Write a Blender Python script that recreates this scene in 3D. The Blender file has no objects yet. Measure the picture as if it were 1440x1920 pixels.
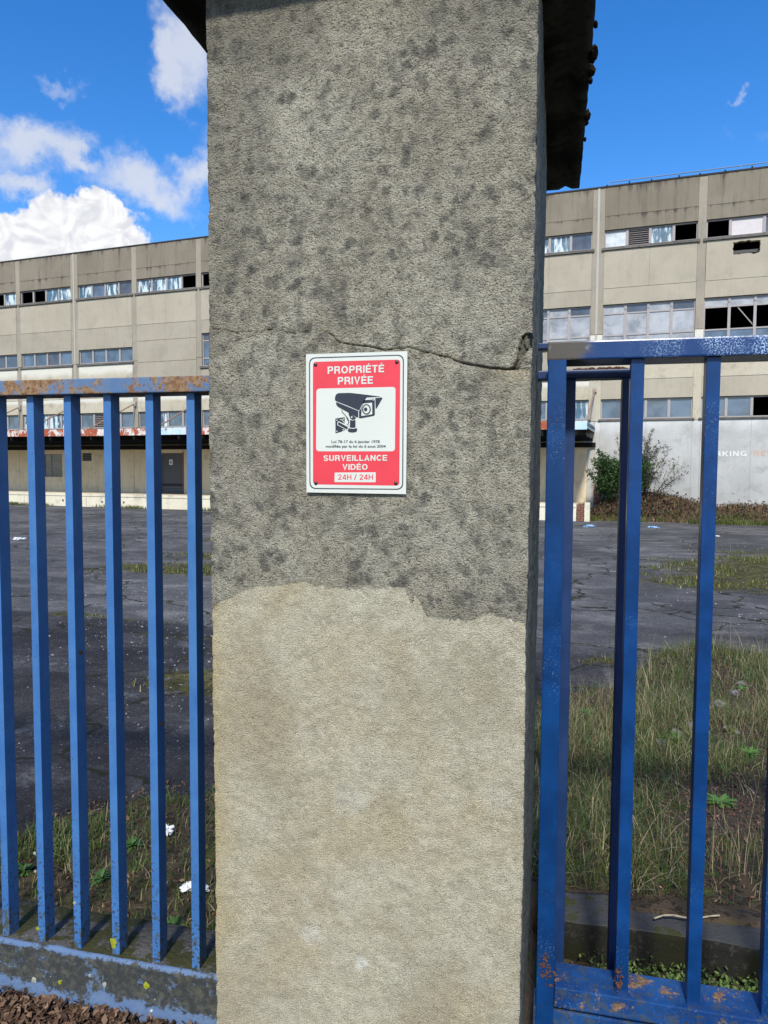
import bpy, bmesh, math, random
import numpy as np
from mathutils import Vector, Matrix, noise as mnoise

SC = bpy.context.scene
COL = SC.collection
R = math.radians
rng = np.random.default_rng(7)
random.seed(7)

# ------------------------------------------------------------------ camera
EYE = 1.55
FPX = 1365.0
YAW, PIT, ROLL = R(13.15), R(3.38), R(.33)
_f = np.array([-math.sin(YAW)*math.cos(PIT), math.cos(YAW)*math.cos(PIT), -math.sin(PIT)])
_r = np.array([math.cos(YAW), math.sin(YAW), 0.0])
_u = np.cross(_r, _f)
_r = _r*math.cos(ROLL) + _u*math.sin(ROLL)
_u = np.cross(_r, _f)
CAM = np.array([0, 0, EYE])
cd = bpy.data.cameras.new('camera')
cam = bpy.data.objects.new('camera', cd)
COL.objects.link(cam)
cam.matrix_world = Matrix(((_r[0], _u[0], -_f[0], 0), (_r[1], _u[1], -_f[1], 0), (_r[2], _u[2], -_f[2], EYE), (0, 0, 0, 1)))
cd.sensor_fit = 'VERTICAL'
cd.sensor_height = 36
cd.lens = 36*FPX/1920
cd.clip_start = .05
cd.clip_end = 3000
SC.camera = cam

# ------------------------------------------------------------------ exposure, sun, sky
SC.view_settings.view_transform = 'Standard'
SC.view_settings.look = 'None'
SC.view_settings.gamma = 1
SC.view_settings.exposure = 0.05
SUN_EL, SUN_AZ = R(43), R(176.5)      # azimuth of the sun, clockwise from +Y: behind the photographer
sund = bpy.data.lights.new('sun', 'SUN')
sund.energy = 4.3
sund.angle = R(5)
sund.color = (1, .955, .87)
sun = bpy.data.objects.new('sun', sund)
COL.objects.link(sun)
sdir = Vector((math.sin(SUN_AZ)*math.cos(SUN_EL), math.cos(SUN_AZ)*math.cos(SUN_EL), math.sin(SUN_EL)))
sun.rotation_euler = sdir.to_track_quat('Z', 'Y').to_euler()


class Net:
    """small helper for building shader nodes"""
    def __init__(self, tree):
        self.t = tree
        self.n = tree.nodes
        self.l = tree.links

    def node(self, typ, **kw):
        nd = self.n.new(typ)
        for k, v in kw.items():
            setattr(nd, k, v)
        return nd

    def put(self, sock, v):
        if v is None:
            return
        if isinstance(v, bpy.types.NodeSocket):
            self.l.new(v, sock)
        elif isinstance(v, (tuple, list)) and sock.type == 'RGBA' and len(v) == 3:
            sock.default_value = (*v, 1)
        else:
            sock.default_value = v

    def math(self, op, a, b=None, c=None, clamp=False):
        nd = self.node('ShaderNodeMath', operation=op, use_clamp=clamp)
        self.put(nd.inputs[0], a)
        self.put(nd.inputs[1], b)
        self.put(nd.inputs[2], c)
        return nd.outputs[0]

    def vmath(self, op, a, b=None):
        nd = self.node('ShaderNodeVectorMath', operation=op)
        self.put(nd.inputs[0], a)
        self.put(nd.inputs[1], b)
        return nd.outputs['Value'] if op in ('LENGTH', 'DOT_PRODUCT', 'DISTANCE') else nd.outputs[0]

    def noise(self, vec, scale, detail=4, rough=.55, dist=0.0):
        nd = self.node('ShaderNodeTexNoise')
        self.put(nd.inputs['Vector'], vec)
        nd.inputs['Scale'].default_value = scale
        nd.inputs['Detail'].default_value = detail
        nd.inputs['Roughness'].default_value = rough
        nd.inputs['Distortion'].default_value = dist
        return nd.outputs['Fac']

    def voro(self, vec, scale, feature='F1', out='Distance'):
        nd = self.node('ShaderNodeTexVoronoi', feature=feature)
        self.put(nd.inputs['Vector'], vec)
        nd.inputs['Scale'].default_value = scale
        return nd.outputs[out]

    def step(self, v, a, b, lo=0.0, hi=1.0):
        nd = self.node('ShaderNodeMapRange', interpolation_type='SMOOTHSTEP')
        self.put(nd.inputs['Value'], v)
        nd.inputs['From Min'].default_value = a
        nd.inputs['From Max'].default_value = b
        nd.inputs['To Min'].default_value = lo
        nd.inputs['To Max'].default_value = hi
        return nd.outputs[0]

    def mix(self, f, a, b, mode='MIX'):
        nd = self.node('ShaderNodeMix', data_type='RGBA', blend_type=mode)
        self.put(nd.inputs[0], f)
        self.put(nd.inputs[6], a)
        self.put(nd.inputs[7], b)
        return nd.outputs[2]

    def scale(self, vec, s):
        nd = self.node('ShaderNodeMapping')
        self.put(nd.inputs['Vector'], vec)
        nd.inputs['Scale'].default_value = s
        return nd.outputs[0]

    def attr(self, name, out='Fac'):
        return self.node('ShaderNodeAttribute', attribute_name=name).outputs[out]

    def bump(self, h, strength=.5, dist=.01, normal=None):
        nd = self.node('ShaderNodeBump')
        self.put(nd.inputs['Height'], h)
        nd.inputs['Strength'].default_value = strength
        nd.inputs['Distance'].default_value = dist
        if normal is not None:
            self.put(nd.inputs['Normal'], normal)
        return nd.outputs[0]

    def sep(self, vec):
        nd = self.node('ShaderNodeSeparateXYZ')
        self.put(nd.inputs[0], vec)
        return nd.outputs

    def comb(self, x, y, z):
        nd = self.node('ShaderNodeCombineXYZ')
        self.put(nd.inputs[0], x)
        self.put(nd.inputs[1], y)
        self.put(nd.inputs[2], z)
        return nd.outputs[0]


def material(name):
    m = bpy.data.materials.new(name)
    m.use_nodes = True
    n = Net(m.node_tree)
    b = m.node_tree.nodes['Principled BSDF']
    geo = n.node('ShaderNodeNewGeometry').outputs['Position']
    return m, n, b, geo


def put(b, n, **kw):
    names = {'color': 'Base Color', 'rough': 'Roughness', 'metal': 'Metallic', 'normal': 'Normal', 'spec': 'Specular IOR Level',
             'trans': 'Transmission Weight', 'alpha': 'Alpha', 'coat': 'Coat Weight', 'ior': 'IOR', 'sheen': 'Sheen Weight'}
    for k, v in kw.items():
        n.put(b.inputs[names[k]], v)


# world: Nishita sky with clouds laid into it by direction
W = bpy.data.worlds.new('World')
SC.world = W
W.use_nodes = True
wn = Net(W.node_tree)
bg = W.node_tree.nodes['Background']
sky = wn.node('ShaderNodeTexSky', sky_type='NISHITA')
sky.sun_disc = False
sky.sun_elevation = SUN_EL
sky.sun_rotation = SUN_AZ
sky.altitude = 100
sky.air_density = 1.0
sky.dust_density = .4
sky.ozone_density = 3.0
hs = wn.node('ShaderNodeHueSaturation')
hs.inputs['Saturation'].default_value = 1.36
hs.inputs['Value'].default_value = 2.03
hs.inputs['Hue'].default_value = .508
wn.l.new(sky.outputs[0], hs.inputs['Color'])
dirn = wn.node('ShaderNodeTexCoord').outputs['Generated']


def dir_of(px, py):
    d = (px-720)*_r - (py-960)*_u + FPX*_f
    return d/np.linalg.norm(d)


warp = wn.vmath('SCALE', wn.vmath('SUBTRACT', wn.node('ShaderNodeTexNoise').outputs['Color'], (.5, .5, .5)))
wt = [x for x in W.node_tree.nodes if x.type == 'TEX_NOISE'][0]
wn.l.new(dirn, wt.inputs['Vector'])
wt.inputs['Scale'].default_value = 14
wt.inputs['Detail'].default_value = 8
wt.inputs['Roughness'].default_value = .62
warp.node.inputs['Scale'].default_value = .13
dw = wn.vmath('ADD', dirn, warp)


def blob(px, py, rx, ry, ang=0, dv=dw):
    """soft elliptical cloud mass in a sky direction, in units of its radius"""
    d = dir_of(px, py)
    up = np.array([0, 0, 1.0])
    e = np.cross(d, up); e /= np.linalg.norm(e)
    v = np.cross(e, d)
    c, s = math.cos(R(ang)), math.sin(R(ang))
    e, v = e*c+v*s, v*c-e*s
    x = wn.math('MULTIPLY', wn.vmath('DOT_PRODUCT', dv, tuple(e)), FPX/rx)
    y = wn.math('MULTIPLY', wn.vmath('DOT_PRODUCT', dv, tuple(v)), FPX/ry)
    r = wn.math('SQRT', wn.math('ADD', wn.math('MULTIPLY', x, x), wn.math('MULTIPLY', y, y)))
    front = wn.step(wn.vmath('DOT_PRODUCT', dv, tuple(d)), .3, .5)
    return wn.math('MULTIPLY', wn.math('SUBTRACT', 1.0, r), front)


def union(bl):
    o = bl[0]
    for b_ in bl[1:]:
        o = wn.math('MAXIMUM', o, b_)
    return o


fine = wn.noise(dirn, 20, 9, .58, .15)
fine2 = wn.noise(dirn, 7, 6, .6, .2)
# thin grey-white wisps
wis = union([blob(70, 262, 95, 48, -8), blob(130, 285, 55, 30, -20), blob(270, 342, 135, 50, -6), blob(40, 352, 70, 34, -14), blob(365, 90, 62, 95, 0),
             blob(330, 125, 34, 55, 10), blob(252, 412, 40, 17, -28), blob(380, 330, 60, 55, 0), blob(700, 250, 260, 90, 0), blob(-160, 250, 190, 60, 0)])
faint = union([blob(102, 140, 42, 20, 0), blob(1378, 158, 11, 12, 40), blob(1800, 180, 230, 60, 0)])
wmask = wn.step(wn.math('ADD', wis, wn.math('MULTIPLY', wn.math('SUBTRACT', fine, .5), 1.5)), -.10, .85, 0, .82)
fmask = wn.step(wn.math('ADD', faint, wn.math('MULTIPLY', wn.math('SUBTRACT', fine, .5), 2.4)), .0, .9, 0, .32)
# scattered clouds over the rest of the sky
scat = wn.step(wn.math('ADD', wn.noise(wn.scale(dirn, (1, 1, 2.2)), 2.6, 8, .6, .2), wn.math('MULTIPLY', wn.vmath('DOT_PRODUCT', dirn, (0, -1.0, 0)), .07)), .575, .70, 0, .9)
oz = wn.sep(dirn)
scat = wn.math('MULTIPLY', scat, wn.step(oz[1], .25, -.1))
# bright cumulus rising behind the left end of the building
dc = wn.vmath('ADD', dirn, wn.vmath('SCALE', wn.vmath('SUBTRACT', wt.outputs['Color'], (.5, .5, .5))))
dc.node.inputs[1].links[0].from_node.inputs['Scale'].default_value = .085
cum = union([blob(120, 430, 62, 55, 0, dc), blob(185, 415, 62, 48, 0, dc), blob(60, 475, 80, 60, 0, dc), blob(-30, 500, 90, 70, 0, dc), blob(215, 470, 75, 60, 0, dc),
             blob(130, 510, 150, 85, 0, dc), blob(-150, 520, 160, 110, 0, dc), blob(-420, 560, 220, 120, 0, dc), blob(480, 620, 300, 110, 0, dc)])
cmask = wn.step(cum, .0, .16)
# billow shading of the cumulus
cn = wn.noise(dirn, 34, 6, .5, .9)
cn2 = wn.noise(wn.vmath('ADD', dirn, (-.004, 0, .006)), 34, 6, .5, .9)
bil = wn.math('MULTIPLY', wn.math('SUBTRACT', cn, cn2), 6.0)
sunw = (3.2, 3.25, 3.5)
ccol = wn.mix(wn.step(bil, -1.1, 1.0), (7.3, 7.5, 8.1), (10.0, 10.0, 10.0))
wcol = wn.mix(fine2, (6.3, 6.7, 7.7), (8.3, 8.5, 9.0))
col = wn.mix(fmask, hs.outputs[0], wcol)
col = wn.mix(wmask, col, wcol)
col = wn.mix(scat, col, wcol)
col = wn.mix(cmask, col, ccol)
wn.l.new(col, bg.inputs['Color'])
bg.inputs['Strength'].default_value = .10


# ------------------------------------------------------------------ measuring helpers (photo pixel -> a known real plane)
def ray(px, py):
    return (px-720)*_r - (py-960)*_u + FPX*_f


def on_y(px, py, Y):
    d = ray(px, py)
    return CAM + d*(Y/d[1])


BANG = R(-7.3)
BD = np.array([math.cos(BANG), math.sin(BANG), 0])
BN = np.array([-math.sin(BANG), math.cos(BANG), 0])


def slope_z(x, y):
    d = x*BN[0] + y*BN[1]
    return -0.0138*np.clip(d-3, 0, 60)


def on_ground(px, py):
    d = ray(px, py)
    t = .5
    z = 0.0
    for _ in range(30):
        t = (z-EYE)/d[2]
        p = CAM+d*t
        z = float(slope_z(p[0], p[1]))
    return CAM+d*t


# ------------------------------------------------------------------ object helpers
def tag(o, label=None, cat=None, group=None, kind=None):
    if label: o['label'] = label
    if cat: o['category'] = cat
    if group: o['group'] = group
    if kind: o['kind'] = kind
    return o


def thing(name, label, cat, loc=(0, 0, 0), rz=0, group=None):
    o = bpy.data.objects.new(name, None)
    COL.objects.link(o)
    o.location = loc
    o.rotation_euler = (0, 0, rz)
    o.empty_display_size = .2
    return tag(o, label, cat, group)


def obj(name, mesh, mat, parent=None, smooth=False):
    if isinstance(mesh, bmesh.types.BMesh):
        bm = mesh
        mesh = bpy.data.meshes.new(name)
        bm.to_mesh(mesh)
        bm.free()
    o = bpy.data.objects.new(name, mesh)
    COL.objects.link(o)
    if mat is not None and not mesh.materials:
        for m in (mat if isinstance(mat, (list, tuple)) else [mat]):
            mesh.materials.append(m)
    if parent is not None:
        o.parent = parent
    if smooth:
        mesh.polygons.foreach_set('use_smooth', [True]*len(mesh.polygons))
    return o


def np_mesh(name, V, F, mat, parent=None, attrs=None, smooth=False):
    """V (n,3); F (m,k) all same k"""
    me = bpy.data.meshes.new(name)
    V = np.asarray(V, np.float32)
    F = np.asarray(F, np.int32)
    k = F.shape[1]
    me.vertices.add(len(V))
    me.vertices.foreach_set('co', V.ravel())
    me.loops.add(F.size)
    me.loops.foreach_set('vertex_index', F.ravel())
    me.polygons.add(len(F))
    me.polygons.foreach_set('loop_start', np.arange(0, F.size, k, dtype=np.int32))
    me.polygons.foreach_set('loop_total', np.full(len(F), k, np.int32))
    me.update(calc_edges=True)
    for an, av in (attrs or {}).items():
        av = np.asarray(av, np.float32)
        if av.ndim == 1:
            a = me.attributes.new(an, 'FLOAT', 'POINT')
            a.data.foreach_set('value', av)
        else:
            a = me.attributes.new(an, 'FLOAT_COLOR', 'POINT')
            a.data.foreach_set('color', np.c_[av, np.ones(len(av), np.float32)].ravel())
    me.polygons.foreach_set('use_smooth', [smooth]*len(F))
    o = bpy.data.objects.new(name, me)
    COL.objects.link(o)
    me.materials.append(mat)
    if parent is not None:
        o.parent = parent
    return o


def box(bm, x0, x1, y0, y1, z0, z1, bevel=0):
    vs = [bm.verts.new((x, y, z)) for z in (z0, z1) for y in (y0, y1) for x in (x0, x1)]
    fs = [(0, 2, 3, 1), (4, 5, 7, 6), (0, 1, 5, 4), (2, 6, 7, 3), (0, 4, 6, 2), (1, 3, 7, 5)]
    fl = [bm.faces.new([vs[i] for i in f]) for f in fs]
    if bevel:
        es = list({e for f in fl for e in f.edges})
        bmesh.ops.bevel(bm, geom=es, offset=bevel, segments=2, affect='EDGES', profile=.6)
    return bm


def boxm(*a, **k):
    return box(bmesh.new(), *a, **k)


def tube(bm, p, q, r, seg=8, r2=None, caps=True):
    p, q = Vector(p), Vector(q)
    d = (q-p)
    if d.length < 1e-6: return bm
    z = d.normalized()
    x = z.orthogonal().normalized()
    y = z.cross(x)
    r2 = r if r2 is None else r2
    A = [bm.verts.new(p+(x*math.cos(t)+y*math.sin(t))*r) for t in [2*math.pi*i/seg for i in range(seg)]]
    B = [bm.verts.new(q+(x*math.cos(t)+y*math.sin(t))*r2) for t in [2*math.pi*i/seg for i in range(seg)]]
    for i in range(seg):
        bm.faces.new((A[i], A[(i+1) % seg], B[(i+1) % seg], B[i]))
    if caps:
        bm.faces.new(A[::-1]); bm.faces.new(B)
    return bm


def copy_tree(o, parent=None):
    c = o.copy()
    COL.objects.link(c)
    if parent is not None: c.parent = parent
    for ch in list(o.children):
        copy_tree(ch, c)
    return c


def hash_noise2(x, y, seed=0):
    """smooth value noise on arrays, range -1..1"""
    xi = np.floor(x).astype(np.int64); yi = np.floor(y).astype(np.int64)
    xf = x-xi; yf = y-yi
    u = xf*xf*(3-2*xf); v = yf*yf*(3-2*yf)

    def h(a, b):
        n = (a*374761393 + b*668265263 + seed*1442695041) & 0xffffffff
        n = ((n ^ (n >> 13))*1274126177) & 0xffffffff
        n = (n ^ (n >> 16)) & 0xffffffff
        return n/2147483647.5-1
    return (h(xi, yi)*(1-u)+h(xi+1, yi)*u)*(1-v) + (h(xi, yi+1)*(1-u)+h(xi+1, yi+1)*u)*v


def fbm(x, y, octv=4, seed=0, gain=.5):
    o = 0; a = 1.0; s = 0
    for k in range(octv):
        o = o + a*hash_noise2(x*2**k+17.3*k, y*2**k-9.1*k, seed+k)
        s += a; a *= gain
    return o/s


def smooth01(v, a, b):
    t = np.clip((v-a)/(b-a), 0, 1)
    return t*t*(3-2*t)


# ================================================================== MATERIALS
M = {}

# ---- pillar render (rough cast): attributes washed / lichen and side shade / dirt
m, n, b, geo = material('pillar_render'); M['pillar'] = m
fs = n.attr('washed')
fs = n.step(n.math('ADD', fs, n.math('MULTIPLY', n.math('SUBTRACT', n.noise(geo, 120, 5, .75), .5), 1.5)), .28, .72)
wv_ = n.node('ShaderNodeTexNoise'); n.put(wv_.inputs['Vector'], geo); wv_.inputs['Scale'].default_value = 120; wv_.inputs['Detail'].default_value = 2
gw = n.vmath('SCALE', n.vmath('SUBTRACT', wv_.outputs['Color'], (.5, .5, .5))); gw.node.inputs['Scale'].default_value = .006
cell = n.voro(n.vmath('ADD', geo, gw), 290)
cs = n.math('MULTIPLY_ADD', fs, -.34, .58)
grain = n.math('SUBTRACT', n.math('ADD', n.math('MULTIPLY', n.noise(geo, 340, 3, .7), .55), .60), n.math('MULTIPLY', cell, cs))
mid = n.noise(geo, 48, 6, .75, .2)
sw = n.node('ShaderNodeTexNoise'); n.put(sw.inputs['Vector'], geo); sw.inputs['Scale'].default_value = 38; sw.inputs['Detail'].default_value = 5; sw.inputs['Roughness'].default_value = .7
sv = n.vmath('SCALE', n.vmath('SUBTRACT', sw.outputs['Color'], (.5, .5, .5))); sv.node.inputs['Scale'].default_value = .04
spt = n.math('SUBTRACT', n.voro(n.vmath('ADD', geo, sv), 29), n.math('MULTIPLY', n.math('SUBTRACT', n.noise(geo, 260, 3, .7), .5), .5))
spm = n.math('MULTIPLY', n.step(spt, .48, .22), n.step(n.noise(geo, 8, 3, .6), .38, .56))
grain2 = n.noise(geo, 640, 2, .6)
vor = n.voro(geo, 260)
gj = n.math('MULTIPLY', n.math('SUBTRACT', grain, .5), .35)
blot = n.math('ADD', n.noise(geo, 15, 6, .68, .3), gj)
blot2 = n.math('ADD', n.noise(geo, 30, 5, .65, .2), gj)
big = n.noise(geo, 3.2, 4, .6, .2)
warm = n.noise(geo, 5.5, 5, .6, .4)
up = n.mix(n.step(warm, .35, .7), (.400, .365, .270), (.500, .465, .355))
up = n.mix(n.math('MULTIPLY', n.step(big, .42, .68), .5), up, (.52, .49, .39))
up = n.mix(n.step(mid, .60, .34, 0, .50), up, (.16, .148, .115))
up = n.mix(n.math('MULTIPLY', spm, n.step(n.noise(geo, 11, 3, .6), .35, .65, .30, .78)), up, (.082, .079, .070))
up = n.mix(n.math('MULTIPLY', n.step(blot, .56, .76), .55), up, (.14, .13, .11))
up = n.mix(n.math('MULTIPLY', n.step(blot2, .57, .72), .72), up, (.080, .078, .070))
up = n.mix(n.math('MULTIPLY', n.step(n.noise(geo, 22, 4, .6, .1), .66, .74), .45), up, (.50, .48, .40))
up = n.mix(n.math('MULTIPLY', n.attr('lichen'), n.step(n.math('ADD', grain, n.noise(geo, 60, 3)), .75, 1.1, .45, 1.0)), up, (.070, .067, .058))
lo = n.mix(n.step(warm, .38, .66), (.545, .505, .375), (.495, .430, .285))
lo = n.mix(n.math('MULTIPLY', n.step(big, .44, .66), .6), lo, (.580, .548, .425))
lo = n.mix(n.math('MULTIPLY', n.step(blot, .60, .74), .35), lo, (.30, .27, .19))
lo = n.mix(n.step(mid, .60, .36, 0, .38), lo, (.27, .24, .165))
lo = n.mix(n.math('MULTIPLY', n.step(n.noise(geo, 2.6, 3, .55), .46, .66), .45), lo, (.33, .29, .20))
lo = n.mix(n.attr('warm'), lo, (.46, .375, .20))
lo = n.mix(n.attr('pale'), lo, (.64, .63, .56))
c = n.mix(fs, up, lo)
# grains: pale sand grains, with crevice shade between them put into the colour
c = n.mix(n.step(n.math('MULTIPLY_ADD', fs, -.06, grain), .30, .60), n.mix(1.0, c, n.mix(fs, (.34, .32, .28), (.46, .42, .33)), 'MULTIPLY'), c)
c = n.mix(n.math('MULTIPLY', n.step(grain2, .54, .70), .55), c, n.mix(1.0, c, (1.75, 1.72, 1.6), 'MULTIPLY'))
c = n.mix(n.math('MULTIPLY', fs, n.step(n.noise(geo, 480, 2, .8), .50, .36)), c, n.mix(1.0, c, (.50, .45, .36), 'MULTIPLY'))
sp = n.step(n.voro(geo, 150), .13, .05)
c = n.mix(n.math('MULTIPLY', n.math('MULTIPLY', sp, n.step(n.noise(geo, 60, 2), .52, .6)), .7), c, (.80, .74, .58))
c = n.mix(n.attr('dirt'), c, (.02, .018, .015))
h = n.math('ADD', n.math('MULTIPLY', grain, 1.3), n.math('MULTIPLY', n.noise(geo, 150, 4, .7, .2), n.math('MULTIPLY_ADD', fs, -1.4, 1.9)))
h = n.math('ADD', h, n.math('MULTIPLY', grain2, .35))
put(b, n, color=c, rough=.92, spec=.25, normal=n.bump(h, 1.0, .0048))

# ---- cap underside / cap concrete: black with algae
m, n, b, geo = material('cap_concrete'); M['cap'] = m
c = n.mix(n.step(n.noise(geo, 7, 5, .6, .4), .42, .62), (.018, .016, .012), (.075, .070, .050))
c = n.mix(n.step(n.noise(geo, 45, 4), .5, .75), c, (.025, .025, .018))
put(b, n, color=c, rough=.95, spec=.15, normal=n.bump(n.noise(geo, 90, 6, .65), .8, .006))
m, n, b, geo = material('dark_moss'); M['dark_moss'] = m
put(b, n, color=n.mix(n.noise(geo, 90), (.012, .010, .006), (.045, .026, .014)), rough=1, spec=.05, normal=n.bump(n.noise(geo, 160, 4), 1, .01))


# ---- blue paints
def blue_paint(name, base, light, rust=0.0, speck=0.0, moss=0.0, rough=.38, dull=.0):
    m, n, b, geo = material(name)
    nz = n.noise(geo, 9, 5, .6, .2)
    c = n.mix(n.step(nz, .35, .7), base, light)
    rgh = rough
    # speckle of worn paint, its sparkling reflections put into the colour
    s1 = n.step(n.noise(geo, 260, 3, .7), .60, .68)
    s2 = n.step(n.noise(geo, 5, 3, .6), .50, .62)
    if speck:
        c = n.mix(n.math('MULTIPLY', n.math('MULTIPLY', s1, s2), speck), c, (.42, .55, .72))
    # chips and dirt dots
    dots = n.math('MULTIPLY', n.step(n.voro(geo, 60), .16, .07), n.step(n.noise(geo, 17, 3), .55, .62))
    c = n.mix(dots, c, (.05, .045, .035))
    c = n.mix(n.math('MULTIPLY', n.step(n.noise(n.scale(geo, (1, 1, .12)), 55, 4, .6), .52, .8), .25), c, n.mix(1.0, c, (.45, .5, .6), 'MULTIPLY'))
    if rust:
        rn = n.noise(geo, 16, 7, .7, .35)
        rm = n.step(n.math('ADD', rn, n.math('MULTIPLY', n.math('SUBTRACT', n.noise(geo, 130, 4, .7), .5), .35)), .62-rust*.16, .68-rust*.16)
        rc = n.mix(n.step(n.noise(geo, 110, 5, .7), .35, .65), (.16, .075, .035), (.30, .20, .11))
        c = n.mix(rm, c, rc)
        c = n.mix(n.math('MULTIPLY', n.step(n.noise(geo, 75, 3, .6), .66, .7), 1.0), c, (.07, .045, .03))
        rgh = n.math('ADD', rough, n.math('MULTIPLY', rm, .4))
    if moss:
        # algae climbing from the foot
        z = n.sep(geo)[2]
        mz = n.math('ADD', n.math('MULTIPLY', n.step(z, .52, .10), .30), n.noise(geo, 34, 6, .72))
        c = n.mix(n.step(mz, .76, .84, 0, moss), c, (.075, .075, .035))
        mz2 = n.math('ADD', n.math('MULTIPLY', n.step(z, .9, .12), .2), n.noise(geo, 120, 3, .6))
        c = n.mix(n.step(mz2, .74, .82, 0, moss), c, (.04, .04, .03))
    put(b, n, color=c, rough=rgh, spec=.32, normal=n.bump(n.noise(geo, 120, 4, .6), .18, .002))
    M[name] = m
    return m


blue_paint('faded_blue', (.044, .140, .345), (.060, .175, .395), moss=.9, rough=.42)
blue_paint('rusty_blue', (.085, .16, .29), (.14, .19, .27), rust=.95, rough=.5)
blue_paint('gate_blue', (.003, .033, .125), (.005, .053, .195), speck=.35, rough=.30)
blue_paint('gate_blue_worn', (.010, .070, .250), (.020, .110, .360), speck=1.0, rough=.30)
blue_paint('gate_blue_foot', (.006, .042, .16), (.016, .08, .24), rust=.30, speck=.6, moss=.5, rough=.35)
blue_paint('guide_blue', (.010, .032, .105), (.018, .046, .140), rough=.45)
# rail end with grey-brown bare primer
m, n, b, geo = material('bare_corner'); M['bare_corner'] = m
gx = n.sep(geo)[0]
f = n.step(n.math('ADD', gx, n.math('MULTIPLY', n.noise(geo, 22, 5), .12)), .10, .15)
c = n.mix(n.noise(geo, 40, 5), (.055, .055, .055), (.085, .07, .05))
c = n.mix(n.step(n.noise(geo, 28, 5), .6, .66), c, (.15, .17, .21))
c = n.mix(f, c, (.003, .036, .145))
s1 = n.math('MULTIPLY', n.step(n.noise(geo, 240, 3, .7), .50, .58), n.step(n.noise(n.scale(geo, (1, 1, .5)), 9, 3), .34, .56))
s1 = n.math('MULTIPLY', s1, n.step(gx, .13, .33))
c = n.mix(s1, c, (.42, .56, .74))  # speckled reflections on worn paint, drawn as pale colour
put(b, n, color=c, rough=n.mix(f, (.6,)*3, (.3,)*3), normal=n.bump(n.noise(geo, 120, 4, .6), .2, .002))
# plinth face: faded blue paint under algae
m, n, b, geo = material('plinth_paint'); M['plinth_paint'] = m
c = n.mix(n.noise(n.scale(geo, (1, 1, 3)), 12, 5), (.065, .13, .26), (.15, .21, .31))
z = n.sep(geo)[2]
k = n.math('ADD', n.math('MULTIPLY', n.noise(n.scale(geo, (1, 1, 1.3)), 13, 8, .72, .3), .7), n.math('MULTIPLY', n.noise(geo, 85, 6, .8), .42))
band = n.math('MULTIPLY', n.step(z, .165, .150), n.step(z, .035, .075))
c = n.mix(n.step(n.math('ADD', k, n.math('MULTIPLY', band, .13)), .585, .645, 0, .93), c, n.mix(n.step(n.noise(geo, 45, 6, .75), .42, .70), (.030, .029, .020), (.095, .090, .055)))
c = n.mix(n.step(n.noise(geo, 70, 4, .7), .64, .7), c, (.03, .03, .022))
c = n.mix(n.step(n.noise(geo, 26, 3, .7), .70, .73), c, (.55, .56, .52))
put(b, n, color=c, rough=.75, spec=.3, normal=n.bump(n.math('ADD', n.noise(geo, 60, 6, .65), k), .5, .006))
# rough concrete of the plinth top, kerb and trench edge
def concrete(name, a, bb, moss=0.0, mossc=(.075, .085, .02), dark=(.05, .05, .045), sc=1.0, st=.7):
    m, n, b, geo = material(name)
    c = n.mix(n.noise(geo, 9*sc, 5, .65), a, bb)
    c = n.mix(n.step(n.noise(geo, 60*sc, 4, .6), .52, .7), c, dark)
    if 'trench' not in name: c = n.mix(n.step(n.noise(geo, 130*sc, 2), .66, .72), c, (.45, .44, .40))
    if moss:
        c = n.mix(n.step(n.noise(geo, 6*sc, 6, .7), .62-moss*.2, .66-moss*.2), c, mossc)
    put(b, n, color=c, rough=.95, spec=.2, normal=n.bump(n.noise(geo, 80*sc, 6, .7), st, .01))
    M[name] = m
concrete('ledge_concrete', (.085, .080, .070), (.17, .16, .14), moss=.75, mossc=(.060, .062, .022))
concrete('trench_concrete', (.010, .010, .009), (.026, .025, .021), moss=.55, mossc=(.016, .017, .008))  # trench face: black moss and the face's shade, both in the colour
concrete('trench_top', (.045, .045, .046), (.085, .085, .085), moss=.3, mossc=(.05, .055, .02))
concrete('kerb_stone', (.16, .155, .14), (.27, .26, .24), moss=.5)

# ---- sign print
def flat(name, col, rough=.4, spec=.5, var=.0, vs=40, metal=0.0):
    m, n, b, geo = material(name)
    c = col
    if var:
        c = n.mix(n.noise(geo, vs, 4, .6), tuple(x*(1-var) for x in col), tuple(min(1, x*(1+var)) for x in col))
    put(b, n, color=c, rough=rough, spec=spec, metal=metal)
    M[name] = m
    return m
flat('sign_white', (.62, .64, .56), .38, .5, .05, 14)
flat('sign_red', (.70, .048, .065), .42, .4, .14, 11)
flat('sign_black', (.020, .023, .036), .4)
flat('sign_grey_edge', (.30, .30, .27), .6)
flat('screw_black', (.02, .018, .018), .35, .6)
m, n, b, geo = material('lichen_yellow'); M['lichen_yellow'] = m
put(b, n, color=n.mix(n.noise(geo, 160), (.42, .44, .03), (.20, .22, .03)), rough=1, spec=.05, normal=n.bump(n.noise(geo, 300, 4), 1, .004))
m, n, b, geo = material('lichen_grey'); M['lichen_grey'] = m
put(b, n, color=n.mix(n.noise(geo, 160), (.45, .46, .40), (.25, .26, .20)), rough=1, spec=.05, normal=n.bump(n.noise(geo, 300, 4), 1, .004))
m, n, b, geo = material('rust'); M['rust'] = m
put(b, n, color=n.mix(n.noise(geo, 60, 5), (.035, .018, .012), (.20, .085, .04)), rough=.9, spec=.2, normal=n.bump(n.noise(geo, 200, 4), .8, .004))

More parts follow.
